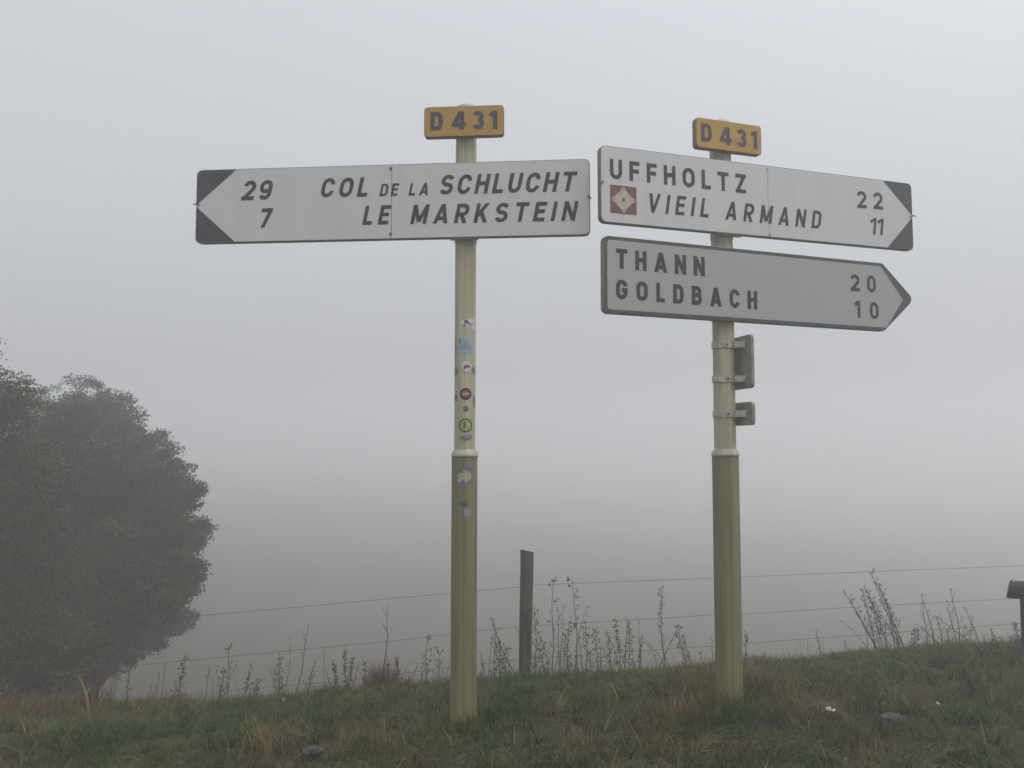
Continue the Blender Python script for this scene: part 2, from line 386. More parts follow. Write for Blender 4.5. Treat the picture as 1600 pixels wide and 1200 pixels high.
def make_panel(root, pole, P, outline, radii, face_m, rim_m, name, label, border=0.005, rim_depth=.034, lip=.012):
    yaw, tilt, a0, a1, z0, z1 = P; zc = (z0+z1)/2; mw = panel_matrix(pole, yaw, tilt, zc)
    out = rounded(outline, radii)
    vs, fs = frame_solid(out, -rim_depth, 0, lip)
    p = obj(name, vs, fs, M[rim_m], root); p['label'] = label
    p.matrix_parent_inverse = Matrix.Identity(4); p.matrix_local = root.matrix_basis.inverted() @ mw
    vs, fs = sheet(inset(out, border), .0012); obj('face', vs, fs, M[face_m], p)
    return p, mw, out

PANELS = dict(
    long_left=(-.0811, .0025, -1.4914, .6794, 2.6959, 3.1096),
    plate_left=(-.0807, .0003, -.2183, .2171, 3.2531, 3.4221),
    long_right=(.3334, .0037, -.7961, 1.2753, 2.7484, 3.1603),
    arrow=(.3558, -.0033, -.7923, 1.0592, 2.2622, 2.6698),
    plate_right=(.3290, .0016, -.2165, .2062, 3.2147, 3.3834))
def rect(P, gx=.0, gy=.0):
    h = (P[5]-P[4])/2; return [(P[2]-gx, -h-gy), (P[3]+gx, -h-gy), (P[3]+gx, h+gy), (P[2]-gx, h+gy)]

def ring(mb, cx, cy, z0, z1, r0, r1, n=32):
    vs = []
    for z, r in ((z0, r0), (z0, r1), (z1, r1), (z1, r0)):
        vs += [(cx+r*math.cos(2*math.pi*k/n), cy+r*math.sin(2*math.pi*k/n), z) for k in range(n)]
    fs = []
    for q in range(4):
        for k in range(n): fs.append((q*n+k, q*n+(k+1) % n, ((q+1) % 4)*n+(k+1) % n, ((q+1) % 4)*n+k))
    mb.add(vs, fs)
def fluted(name, parent, R, z0, z1, m, flutes, ph=0.0, depth=.055, dome=False):
    n = 144; zs = [z0, z1] if not dome else [z0, z1]
    prof = []
    for k in range(n):
        a = 2*math.pi*k/n; q = ((a-ph)*flutes/(2*math.pi)) % 1.0
        g = max(0, 1-abs(q-.5)/.10); prof.append((R*(1-depth*g*g), a))
    vs = [(r*math.cos(a), r*math.sin(a), z) for z in zs for r, a in prof]
    fs = [(k, (k+1) % n, n+(k+1) % n, n+k) for k in range(n)]+[tuple(range(n, 2*n))]
    return obj(name, vs, fs, m, parent, smooth=False)
def make_post(root, H, zcol, zbase, mu, r_up=.0570, r_low=.0695):
    up = fluted('post', root, r_up, zcol, H, mu, 8, .39)
    low = fluted('post_sleeve', root, r_low, zbase-.3, zcol-.005, M['sleeve'], 8, .39)
    mb = MB(); prof = [(r_low+.0005, -.022), (r_low+.0035, -.020), (r_low+.0035, -.006), (r_low+.0005, -.003), (r_low+.0005, .004), (r_up+.004, .012), (r_up+.003, .018), (r_up+.0005, .020)]
    n = 48; vs = [(r*math.cos(2*math.pi*k/n), r*math.sin(2*math.pi*k/n), zcol+z) for r, z in prof for k in range(n)]
    mb.add(vs, [(i*n+k, i*n+(k+1) % n, (i+1)*n+(k+1) % n, (i+1)*n+k) for i in range(len(prof)-1) for k in range(n)])
    mb.build('collar', M['collar'], root, True)
    mb = MB(); prof = [(r_up+.003, -.03), (r_up+.004, 0), (r_up-.004, .012), (r_up-.03, .019), (.002, .021)]
    vs = [(r*math.cos(2*math.pi*k/n), r*math.sin(2*math.pi*k/n), H+z) for r, z in prof for k in range(n)]
    mb.add(vs, [(i*n+k, i*n+(k+1) % n, (i+1)*n+(k+1) % n, (i+1)*n+k) for i in range(len(prof)-1) for k in range(n)])
    mb.build('post_cap', M['collar'], root, True)
    return up, low
def clamp_behind(root, yaw, z, R=.057, h=.035, wide=.10):
    """band round the post with a shoe that carries the board"""
    mb = MB(); ring(mb, 0, 0, z-h/2, z+h/2, R+.0005, R+.004)
    o = mb.build('clamp', M['clamp'], root)
    mb = MB(); mb.box((-wide/2, -.094, z-h/2+.002), (wide/2, -.050, z+h/2-.002))
    s = mb.build('shoe', M['clamp'], o); s.rotation_euler = (0, 0, yaw)
    return o

# ---- left signpost
rootL = thing('signpost', 'signpost with one long white board pointing left and stickers down its pole', 'signpost', (PL[0], PL[1], 0))
zcolL = at(727, 708, 4.5).z; topL = at(728, 163, 4.5).z-.030
up, low = make_post(rootL, topL, zcolL, zl, M['post_left'])
P = PANELS['long_left']
pan, mw, out = make_panel(rootL, PL, P, rect(P), .036, 'face_left', 'rim', 'direction_panel', 'long white board with black corners forming an arrowhead to the left')
def tri(parent, mw, pts, out, name='arrow_corner'):
    vs = []; q = [px_in_panel(mw, *p) for p in pts]
    return obj(name, [(x, y, .0022) for x, y in q], [tuple(range(len(q)))], M['black_soft'], parent)
h = (P[5]-P[4])/2; xl = P[2]
tipx = xl+.012
def corner(parent, xe, h, sgn, length, slope_tip_y, topside, r=.034, b=.0055):
    """black corner: outer rounded corner cut by the straight edge of the arrow"""
    s = 1 if topside else -1; e = xe-sgn*b; y1 = s*(h-b)
    pts = [(e, slope_tip_y+s*.006)]
    for j in range(7):
        t = j/6; c = Vector((e, y1)); pts.append(tuple(c+Vector((0, -s*r))*(1-t)**2+Vector((-sgn*r, 0))*t**2))
    pts.append((e-sgn*length, y1))
    if (s*sgn) > 0: pts = pts[:]   # orientation does not matter for a thin film
    return obj('arrow_corner', [(x, y, .0022) for x, y in pts], [tuple(range(len(pts)))], M['black_soft'], parent)
ty = px_in_panel(mw, 309, 322)[1]
corner(pan, xl, h, -1, px_in_panel(mw, 368, 265)[0]-xl, ty, True)
corner(pan, xl, h, -1, px_in_panel(mw, 365, 379)[0]-xl, ty, False)
SL = .20
lettering(pan, mw, [('29', (376.5, 313.2), (422, 312), 30.5, .185, SL, 1.08), ('7', (404, 356.2), (420, 355.5), 30, .185, SL, 1.05),
    ('COL', (499.5, 308.8), (573, 307.3), 30.2, .18, SL, 1.04), ('DE', (592.8, 306.8), (620.5, 305.9), 19.2, .17, SL, 1.0), ('LA', (638.2, 305.7), (668.4, 305.0), 19.2, .17, SL, 1.0),
    ('SCHLUCHT', (685.5, 304.2), (896.5, 299.2), 30.6, .18, SL, 1.06), ('LE', (565.8, 351.6), (606, 350.6), 29.8, .18, SL, 1.0),
    ('MARKSTEIN', (640.8, 350.3), (898.2, 344.8), 30, .18, SL, 1.06)], M['black'])
def seam(pan, mw, h, u, v0, v1, b=.006, wd=.003, strength='seam', boltpx=()):
    x = px_in_panel(mw, u, (v0+v1)/2)[0]
    s = obj('panel_joint', [(x-wd/2, -h+b, .0019), (x+wd/2, -h+b, .0019), (x+wd/2, h-b, .0019), (x-wd/2, h-b, .0019)], [(0, 1, 2, 3)], M[strength], pan)
    for bu, bv in boltpx:
        q = px_in_panel(mw, bu, bv); bolt(pan, *q, r=.007, m='bolt' if strength == 'seam' else 'clamp')
seam(pan, mw, h, 612, 256, 375, boltpx=((610.5, 263.5), (610.5, 365.5)))
def edge_clip(pan, mw, u, v, u2, v2):
    a = px_in_panel(mw, u, v); b = px_in_panel(mw, u2, v2); mb = MB()
    mb.tube([(a[0], a[1], .006), ((a[0]+b[0])/2, (a[1]+b[1])/2+.004, .009), (b[0], b[1], .004)], [.0035, .0045, .003], 6)
    mb.build('edge_clip', M['bolt'], pan)
edge_clip(pan, mw, 312, 320.5, 302.5, 320); edge_clip(pan, mw, 918, 305.5, 923.5, 311)
clamp_behind(rootL, P[0], P[4]+.012, wide=.15); clamp_behind(rootL, P[0], P[5]-.08)
Q = PANELS['plate_left']
pl_, mwq, _ = make_panel(rootL, PL, Q, rect(Q), .022, 'yellow', 'yellow_rim', 'route_plate', 'yellow road number plate', border=.003, rim_depth=.038)
lettering(pl_, mwq, [('D', (672.3, 204.4), (693, 203.9), 29, .22, 0, 1.07), ('431', (706.3, 203.2), (777, 201.6), 28.6, .22, 0, 1.08)], M['black_soft'])
clamp_behind(rootL, Q[0], (Q[4]+Q[5])/2)

# ---- right signpost
rootR = thing('signpost', 'signpost with two boards pointing right and two small plates clamped below', 'signpost', (PR[0], PR[1], 0))
zcolR = at(1134, 707, PR[1]).z; topR = at(1126, 190, PR[1]).z-.020
make_post(rootR, topR, zcolR, zr, M['post_right'], .0595, .0725)
P = PANELS['long_right']
pan, mw, out = make_panel(rootR, PR, P, rect(P), .036, 'face', 'rim', 'direction_panel', 'long white board with a brown emblem and black corners forming an arrowhead to the right')
h = (P[5]-P[4])/2; xr = P[3]
ty = px_in_panel(mw, 1424, 338.5)[1]
corner(pan, xr, h, 1, xr-px_in_panel(mw, 1381, 284)[0], ty, True)
corner(pan, xr, h, 1, xr-px_in_panel(mw, 1388, 387)[0], ty, False)
lettering(pan, mw, [('UFFHOLTZ', (952.8, 279), (1165.6, 302.4), 31, .185, 0, 1.08), ('VIEIL', (1010.5, 331.6), (1106.4, 339.8), 30.3, .155, .17, .98),
    ('ARMAND', (1132.6, 343), (1281, 357.6), 29, .155, .17, .95), ('22', (1339.4, 324.6), (1379.4, 327.7), 26.6, .175, 0, 1.12),
    ('11', (1358.5, 366.0), (1378.5, 367.6), 26.2, .16, .15, 1.15)], M['black'])
seam(pan, mw, h, 1200, 262, 370, wd=.002, strength='backplate', boltpx=((1198.8, 264), (1203.5, 366)))
edge_clip(pan, mw, 1421, 339, 1430, 338); edge_clip(pan, mw, 943, 283, 938, 288)
# emblem: brown square with a pale four-lobed fort plan
a = px_in_panel(mw, 953.4, 332.4); b = px_in_panel(mw, 994, 292.4); ew = ((b[0]-a[0])+(b[1]-a[1]))/2
cxy = ((a[0]+b[0])/2, (a[1]+b[1])/2); hw = (b[0]-a[0])/2; hh = (px_in_panel(mw, 953.4, 288.4)[1]-a[1])/2; cxy = (cxy[0], a[1]+hh)
em = obj('emblem', [(cxy[0]-hw, cxy[1]-hh, .0022), (cxy[0]+hw, cxy[1]-hh, .0022), (cxy[0]+hw, cxy[1]+hh, .0022), (cxy[0]-hw, cxy[1]+hh, .0022)], [(0, 1, 2, 3)], M['brown'], pan)
em['label'] = 'brown square with pale fort plan symbol'
def disc(cx, cy, r, z, n=20, sx=1, sy=1): return [(cx+r*sx*math.cos(2*math.pi*k/n), cy+r*sy*math.sin(2*math.pi*k/n), z) for k in range(n)]
mb = MB(); R_ = min(hw, hh)
dia = []
for k in range(4):
    t0 = math.pi/2*k
    dia += [(cxy[0]+R_*.80*math.cos(t0-.12), cxy[1]+R_*.80*math.sin(t0-.12)), (cxy[0]+R_*.80*math.cos(t0+.12), cxy[1]+R_*.80*math.sin(t0+.12)),
            (cxy[0]+R_*.70*math.cos(t0+.32), cxy[1]+R_*.70*math.sin(t0+.32)), (cxy[0]+R_*.63*math.cos(t0+math.pi/4), cxy[1]+R_*.63*math.sin(t0+math.pi/4)), (cxy[0]+R_*.70*math.cos(t0+math.pi/2-.32), cxy[1]+R_*.70*math.sin(t0+math.pi/2-.32))]
mb.add([(x, y, .0028) for x, y in dia], [tuple(range(len(dia)))])
for k in range(4):
    t0 = math.pi/2*k; mb.add(disc(cxy[0]+R_*.74*math.cos(t0), cxy[1]+R_*.74*math.sin(t0), R_*.17, .0032+.0002*k), [tuple(range(20))])
mb.build('fort_symbol', M['beige'], em)
mb = MB(); mb.add(disc(*cxy, R_*.12, .0042), [tuple(range(20))])
for k in range(4):
    t0 = math.pi/2*k; mb.add(disc(cxy[0]+R_*.74*math.cos(t0), cxy[1]+R_*.74*math.sin(t0), R_*.05, .0042), [tuple(range(20))])
mb.build('symbol_dots', M['brown'], em)
clamp_behind(rootR, P[0], P[4]+.012, .0595, wide=.16); clamp_behind(rootR, P[0], P[5]-.08, .0595)

P = PANELS['arrow']; mw0 = panel_matrix(PR, P[0], P[1], (P[4]+P[5])/2); h = (P[5]-P[4])/2
tip = px_in_panel(mw0, 1428.5, 468); br = px_in_panel(mw0, 1384, 518); tr = px_in_panel(mw0, 1377, 411.5)
outl = [(P[2], -h), ((br[0]+tr[0])/2, -h), (tip[0], tip[1]), ((br[0]+tr[0])/2, h), (P[2], h)]
pan, mw, out = make_panel(rootR, PR, P, outl, [.036, .03, .045, .03, .036], 'face_dull', 'rim', 'direction_panel', 'arrow shaped grey white board with dark border', border=.0035)
pan.children[0].data.materials[0] = M['rim_dark']; pan.children[0].name = 'border'
inp = [(P[2]+.0215, -h+.0215), (px_in_panel(mw, 1385, 513)[0], -h+.0215), px_in_panel(mw, 1410.5, 468.8), (px_in_panel(mw, 1376, 417)[0], h-.0215), (P[2]+.0215, h-.0215)]
vs, fs = sheet(rounded(inp, [.018, .004, .002, .004, .018]), .0018); obj('face', vs, fs, M['face_dull'], pan)
lettering(pan, mw, [('THANN', (962, 419.6), (1101, 431.9), 31.4, .21, 0, 1.03), ('GOLDBACH', (962, 467.2), (1183, 484), 31, .21, 0, 1.0),
    ('20', (1328.8, 454.7), (1368.4, 457.4), 26.6, .19, 0, 1.12), ('10', (1335.5, 496.2), (1372.5, 499.2), 26.6, .19, 0, 1.12)], M['black'])
clamp_behind(rootR, P[0], P[4]+.03, .0595); clamp_behind(rootR, P[0], P[5]-.05, .0595)
Q = PANELS['plate_right']
pl_, mwq, _ = make_panel(rootR, PR, Q, rect(Q), .022, 'yellow', 'yellow_rim', 'route_plate', 'yellow road number plate', border=.003, rim_depth=.038)
lettering(pl_, mwq, [('D', (1095.6, 220.3), (1113.3, 222.6), 28, .20, 0, 1.05), ('431', (1124.6, 225.2), (1182.7, 233.2), 28, .20, 0, 1.06)], M['black_soft'])
clamp_behind(rootR, Q[0], (Q[4]+Q[5])/2, .0595)

# two small plates seen from behind, clamped side-on to the right post
def side_plate(vt, vb, clamps, label):
    z1 = at(1150, vt, PR[1]-.08).z; z0 = at(1150, vb, PR[1]-.08).z; hz = (z1-z0)/2; al = math.radians(12)
    root_m = Matrix.Translation((.088*math.cos(al), .088*math.sin(al), (z0+z1)/2)) @ Matrix.Rotation(math.radians(90)+al, 4, 'Z') @ Matrix.Rotation(math.radians(90), 4, 'X')
    pts = rounded([(-.17, -hz), (.15, -hz), (.15, hz), (-.17, hz)], .03)
    vs, fs = frame_solid(pts, -.006, .012, .014)
    # flip so the hollow side is seen from the road
    vs = [(x, y, -z) for x, y, z in vs]; fs = [tuple(reversed(f)) for f in fs]
    p = obj('small_panel', vs, fs, M['backplate'], rootR); p['label'] = label; p.matrix_local = root_m
    for vc in clamps:
        zc = at(1131, vc, PR[1]).z; hh = .018
        mb = MB(); ring(mb, 0, 0, zc-hh, zc+hh, .060, .0655)
        c = mb.build('clamp', M['clamp'], rootR)
        mb = MB(); mb.box((-.004, -.008, -hh), (.004, .008, hh))
        # arm from the band to the plate, on the camera side
        mb = MB(); mb.tube([(.030, -.062, zc), (.075, -.075, zc)], .001, 4)
        arm = MB(); pts2 = [(.028, -.064), (.05, -.066), (.088, -.082), (.112, -.100), (.114, -.094), (.09, -.074), (.052, -.058), (.03, -.056)]
        n = len(pts2); arm.add([(x, y, zc-hh) for x, y in pts2]+[(x, y, zc+hh) for x, y in pts2], [tuple(range(n-1, -1, -1)), tuple(range(n, 2*n))]+[(k, (k+1) % n, n+(k+1) % n, n+k) for k in range(n)])
        arm.build('clamp_arm', M['clamp'], c)
        for bx, by in ((.004, -.066), (.100, -.094)):
            b_ = MB(); b_.tube([(bx, by+.004, zc), (bx+.001, by-.006, zc)], .0065, 6); b_.build('bolt', M['bolt'], c)
        b_ = MB(); b_.box((.0365, -.0675, zc-hh), (.0405, -.062, zc+hh)); b_.build('clamp_joint', M['bolt'], c)
side_plate(524, 607, (540, 593), 'taller small plate seen from behind')
side_plate(628, 664.5, (647,), 'shorter small plate seen from behind')

# ---- stickers on the left post (curved round the pole)
def sticker(u, v, shapes, label, R, name='sticker'):
    """shapes: (layer, list of (du, dv) in photo px from the centre, material)"""
    c = at(u, v, PL[1]-R); vs = []; fs = []; mi = []; mats = []
    a0 = math.asin(max(-1, min(1, (c.x-PL[0])/R)))
    for layer, pts, m in shapes:
        if m not in mats: mats.append(m)
        k = mats.index(m); n = len(vs); rr = R+.0012+.0004*layer; s = 4.45/F
        # fan around the centroid keeps big patches curved
        cxm = sum(p[0] for p in pts)/len(pts); cym = sum(p[1] for p in pts)/len(pts)
        def q(du, dv):
            ang = a0+du*s/R; return (rr*math.sin(ang), -rr*math.cos(ang), c.z-dv*s)
        ringn = 3
        vs.append(q(cxm, cym))
        for rg in range(1, ringn+1):
            for p in pts: vs.append(q(cxm+(p[0]-cxm)*rg/ringn, cym+(p[1]-cym)*rg/ringn))
        N = len(pts)
        for i in range(N): fs.append((n, n+1+i, n+1+(i+1) % N)); mi.append(k)
        for rg in range(ringn-1):
            for i in range(N):
                j = (i+1) % N; fs.append((n+1+rg*N+i, n+1+(rg+1)*N+i, n+1+(rg+1)*N+j, n+1+rg*N+j)); mi.append(k)
    o = obj(name, vs, fs, None, up if R < .06 else low, mats=mats, midx=mi); o['label'] = label; return o
def poly_rect(x0, y0, x1, y1, n=5):
    p = []
    for i in range(n): p.append((x0+(x1-x0)*i/n, y0))
    for i in range(n): p.append((x1, y0+(y1-y0)*i/n))
    for i in range(n): p.append((x1-(x1-x0)*i/n, y1))
    for i in range(n): p.append((x0, y1-(y1-y0)*i/n))
    return p
def circ(x, y, r, n=24, sx=1, sy=1): return [(x+r*sx*math.cos(2*math.pi*k/n), y+r*sy*math.sin(2*math.pi*k/n)) for k in range(n)]
def line(x0, y0, x1, y1, t=.6):
    d = math.hypot(x1-x0, y1-y0); nx_, ny_ = -(y1-y0)/d*t, (x1-x0)/d*t
    return [(x0+nx_, y0+ny_), (x1+nx_, y1+ny_), (x1-nx_, y1-ny_), (x0-nx_, y0-ny_)]
sm = lambda n, c: mat('sticker '+n, c, .5, tuple(x*.8 for x in c), 60, .6)
s_white, s_grey, s_dark, s_blue, s_teal, s_pink = sm('white', (.50, .49, .49)), sm('grey', (.25, .25, .26)), sm('dark', (.03, .03, .03)), sm('blue', (.22, .36, .46)), sm('teal', (.12, .34, .36)), sm('pink', (.42, .22, .21))
s_red, s_green, s_purple, s_cream, s_brown = sm('red', (.36, .04, .04)), sm('green', (.20, .32, .06)), sm('purple', (.13, .10, .24)), sm('cream', (.36, .38, .25)), sm('brown', (.12, .06, .05))
s_lilac = sm('lilac', (.22, .22, .28))
RU, RLw = .057, .0695
sticker(731, 506, [(0, [(-11, -8.5), (-3, -7.5), (5, -10), (13, -8), (13.5, 0), (13.5, 9.5), (0, 9), (-11, 8.5), (-11.5, 0)], s_white),
    (1, line(-10, 5, -5, 0, .5), s_dark), (2, line(-5, -.5, -5.4, 4.5, .5), s_dark), (1, line(-7.5, -8, -2, -3, .6), s_dark), (3, line(-4, -3, 0, -7, .5), s_dark), (2, circ(-3.5, -3.5, 2.2, 8), s_dark),
    (1, circ(-.5, -3.5, 1.5, 8), s_dark), (4, line(-1.8, -1.8, 3.5, -.6, .7), s_dark), (1, line(2, -2, 2.4, 2, .35), s_dark), (1, line(4, -2, 4.2, 2.4, .4), s_dark), (1, line(-1, .4, 0, 1.2, .4), s_dark), (5, [(5.8, -1.2), (9.5, .4), (6, 2)], s_grey)], 'white rectangular sticker with black scrawl', RU)
sticker(728, 540, [(0, poly_rect(-11, -11.5, 10.5, 12), s_blue), (1, [(-9, 0), (-2, -8), (6, -6), (8, 2), (4, 7), (-9, 7)], s_teal), (2, circ(.5, -.3, 4.6), s_pink), (1, poly_rect(-11, -11, -9.8, -3, 2), s_dark)], 'pale blue square sticker with pink disc', RU)
sticker(728.8, 572.2, [(0, circ(0, 0, 10.4), s_grey), (1, circ(0, 0, 9.2), s_white), (2, [(-5, 3.5), (-4, 0), (-1, -3), (3.5, -2.6), (5, -.5), (6, 2), (4.5, 3.4), (2, 1.5), (-1, 3)], s_brown), (3, circ(1, 0, 1.8, 8), s_red), (3, circ(-3.4, 3.6, 1.2, 8), s_dark)], 'white round sticker with small red vehicle drawing', RU)
sticker(727.6, 615.6, [(0, circ(0, 0, 11), s_white), (1, circ(0, 0, 9.8), s_dark), (2, circ(0, 0, 5.6, 8), s_red), (3, poly_rect(-5, -1.6, 5, 1.6, 3), s_cream), (4, line(-3.4, 0, 3.4, 0, .5), s_brown)], 'black round sticker with red octagon and white rim', RU)
sticker(727.8, 638.4, [(0, circ(0, 0, 4.8), s_lilac), (1, circ(0, 0, 3.9), s_brown), (2, line(-1.6, -1, 1.6, -1, .6), s_lilac), (3, line(-1.6, -1.5, -1.6, 1.5, .4), s_lilac), (4, line(1.6, -1.5, 1.6, 1.5, .4), s_lilac)], 'tiny brown round sticker', RU)
sticker(727.6, 664.6, [(0, circ(0, 0, 11), s_dark), (1, circ(0, 0, 9), s_green), (2, [(-2, -6), (0, -5), (0, -2), (2.5, .5), (.8, 6), (-1, 2), (-3, 4), (-4, 3), (-2.4, -.5)], s_dark), (3, line(1, -7, 1.2, 7, .55), s_white), (2, [(4, -5), (6, -2), (5, 2), (3, 0)], s_white)], 'green round sticker with dark figure', RU)
sticker(728.5, 683, [(0, [(-11, 1), (-6, -3), (2, -4.5), (11.5, -5), (8, -1.5), (9, 1), (5, 4), (-2, 6), (-8, 4.5)], s_lilac), (1, line(-10, 1, 3, -3, .6), s_dark), (2, line(-6, 2, 9, 1, .6), s_dark), (1, line(-2, 5, 5, 3, .7), s_dark), (3, line(0, -2, 10, -4.5, .5), s_grey)], 'torn grey sticker remnant', RU)
sticker(726, 743.5, [(0, poly_rect(-11, -12.5, 11.5, 12), s_purple), (1, [(-11, -3), (-6, -4.5), (-1, -4), (4, -7.5), (9, -5), (11, 0), (10, 5), (4, 8.5), (2, 12), (-11, 12), (-11.3, 4)], s_cream), (2, circ(-.2, -7, 3.4, 14), s_brown), (3, circ(-.2, -7, 2.2, 12), s_white), (4, circ(-.2, -7, .8, 8), s_dark)]
    + [(2, [(-7+x*.0+p[0]*1, p[1]) for p in line(*q, .5)], s_green) for x, q in enumerate([(0, -2, 1, 1.5), (1, 1.5, 2, -2), (3, -2, 3, 1.5), (3, -2, 4.6, -2), (3, 1.5, 4.6, 1.5), (5.8, -2, 5.8, 1.5), (5.8, 1.5, 7, 1.5), (8.4, -2, 8.4, 1.5), (9.2, -2, 9.8, 1.5), (11, -2, 11, 1.5), (11, -2, 12.4, -2), (11, 1.5, 12.4, 1.5), (14, -2, 14, 1.5)])]
    + [(2, line(-5, 4, 5, 4.6, .5), s_grey), (2, circ(-4, 7.5, 1.3, 8), s_pink), (2, line(-9, 2, -9, 5.5, .5), s_grey)], 'purple and cream square sticker with green writing', RLw)
sticker(724, 787.3, [(0, circ(0, 0, 5.6, 16, 1, .62), s_dark), (1, line(-2.4, -1, -1.8, 2, .4), s_grey), (1, line(0, -2, .4, 1.6, .4), s_grey), (1, line(2.4, -2, 2.8, .6, .4), s_grey)], 'small black oval sticker', RLw)
sticker(730.5, 801, [(0, poly_rect(-5.5, -6, 5.5, 6, 3), s_lilac), (1, circ(.5, 1.5, 2.6, 8), s_grey)], 'faded grey blue square sticker', RLw)

# ------------------------------------------------------------------ wire fence
fence = thing('wire_fence', 'wire fence on grey wooden posts along the grassy crest', 'fence', (0, 0, 0))
def wood_post(parent, x, y, ztop, zbot, wd, lean=0.0):
    n = 10; vs = []; zs = np.linspace(zbot-.3, ztop, 12)
    for i, z in enumerate(zs):
        t = (z-zbot)/(ztop-zbot); w_ = wd*(.86+.14*t)
        for k in range(n):
            a = 2*math.pi*k/n; r = w_/2*(1+.10*math.cos(4*a+.6))*(1+.05*noise.noise(Vector((k*1.7+x, z*5, i*.3))))
            dz = (.012*math.cos(a+2.6)) if i == 11 else 0
            vs.append((x+lean*(z-zbot)+r*math.cos(a), y+r*math.sin(a), z+dz))
    fs = [(i*n+k, i*n+(k+1) % n, (i+1)*n+(k+1) % n, (i+1)*n+k) for i in range(11) for k in range(n)]+[tuple(range(11*n, 12*n))]
    return obj('post', vs, fs, M['wood'], parent)
def fz(u, v):
    r = ray(u, v); k = 6.6/(r.y-.15*r.x); return Vector((r.x*k, r.y*k, EYE+r.z*k))
pt = fz(823, 862); pb = fz(820, 1060)
wood_post(fence, pb.x, pb.y+.05, pt.z, pb.z-.02, .10, .02)
for xx in (-4.95, 5.3):
    wood_post(fence, xx, fence_y(xx)+.05, tz(xx, fence_y(xx))+.95, tz(xx, fence_y(xx)), .10)
W1 = [(-140, 1001), (0, 989), (150, 975), (300, 963), (450, 950), (600, 936), (700, 927.5), (815, 917), (833, 914.5), (940, 910), (1110, 903.5), (1160, 901.5), (1360, 893), (1600, 884), (1770, 879)]
W2 = [(-140, 1068), (0, 1058), (200, 1041), (400, 1021.5), (600, 1003), (700, 991), (815, 978.5), (833, 978), (940, 971.5), (1110, 961), (1160, 959.5), (1330, 949), (1580, 935.5), (1770, 930)]
W3 = [(-140, 1130), (0, 1118), (200, 1096), (400, 1075), (560, 1062), (700, 1043), (815, 1031), (833, 1029), (1000, 1017), (1160, 1006), (1280, 997), (1450, 985), (1600, 974), (1770, 969)]
for wl in (W1, W2, W3):
    pts = []
    for (ua, va), (ub, vb) in zip(wl[:-1], wl[1:]):
        for j in range(4):
            t = j/4; pts.append(fz(ua+(ub-ua)*t, va+(vb-va)*t+random.uniform(-.25, .25)))
    mb = MB(); mb.tube(pts, .0017, 5); mb.build('wire', M['wire'], fence)

# ------------------------------------------------------------------ log rail at the right edge
ry_ = 5.6
a = at(1577, 906, ry_); b_ = at(1577, 934, ry_); rr_ = (a.z-b_.z)/2+.002; zc = (a.z+b_.z)/2
lx = at(1576, 920, ry_).x; bar = thing('log_barrier', 'round log rail on a purple painted post, cut off by the right edge', 'barrier', (lx, ry_, tz(lx+.2, ry_)), math.radians(-27))
o0 = bar.location.copy()
mb = MB(); n = 14
def loggy(x0, x1, rad, zc, yy, mat_, name, parent, xs=10, end=True):
    vs = []
    for i in range(xs+1):
        x = x0+(x1-x0)*i/xs; sk = .006*math.sin(i*1.3)
        for k in range(n):
            a_ = 2*math.pi*k/n; r = rad*(1+.06*math.sin(3*a_+i*.2))*(1-.04*(i == 0 and end))
            vs.append((x-o0.x+(.014*math.sin(a_) if i == 0 else 0), yy-o0.y+r*math.cos(a_), zc-o0.z+r*math.sin(a_)+sk-.02*(x-x0)))
    fs = [(i*n+k, i*n+(k+1) % n, (i+1)*n+(k+1) % n, (i+1)*n+k) for i in range(xs) for k in range(n)]+[tuple(range(n-1, -1, -1)), tuple(range(xs*n, (xs+1)*n))]
    return obj(name, vs, fs, mat_, parent)
rl = loggy(lx+.022, lx+2.2, rr_, zc, ry_, M['log'], 'log_rail', bar)
loggy(lx, lx+.024, rr_*1.01, zc, ry_, M['purple'], 'painted_end', rl, 1)
def vpost(x, y, r, z0, z1, m, parent, name='post'):
    vs = []; n_ = 12; L = 8
    for i in range(L+1):
        z = z0+(z1-z0)*i/L
        for k in range(n_):
            a_ = 2*math.pi*k/n_; q = r*(1+.05*math.sin(2*a_+i)); vs.append((x-o0.x+q*math.cos(a_)+.004*math.sin(i), y-o0.y+q*math.sin(a_), z-o0.z))
    return obj(name, vs, [(i*n_+k, i*n_+(k+1) % n_, (i+1)*n_+(k+1) % n_, (i+1)*n_+k) for i in range(L) for k in range(n_)]+[tuple(range(L*n_, (L+1)*n_))], m, parent)
px_ = lx+.125
vpost(px_, ry_, .065, tz(px_, ry_)-.3, zc-rr_*.6, M['purple'], bar)
vpost(px_+1.7, ry_, .065, tz(px_+1.7, ry_)-.25, zc-rr_*.9, M['purple'], bar)

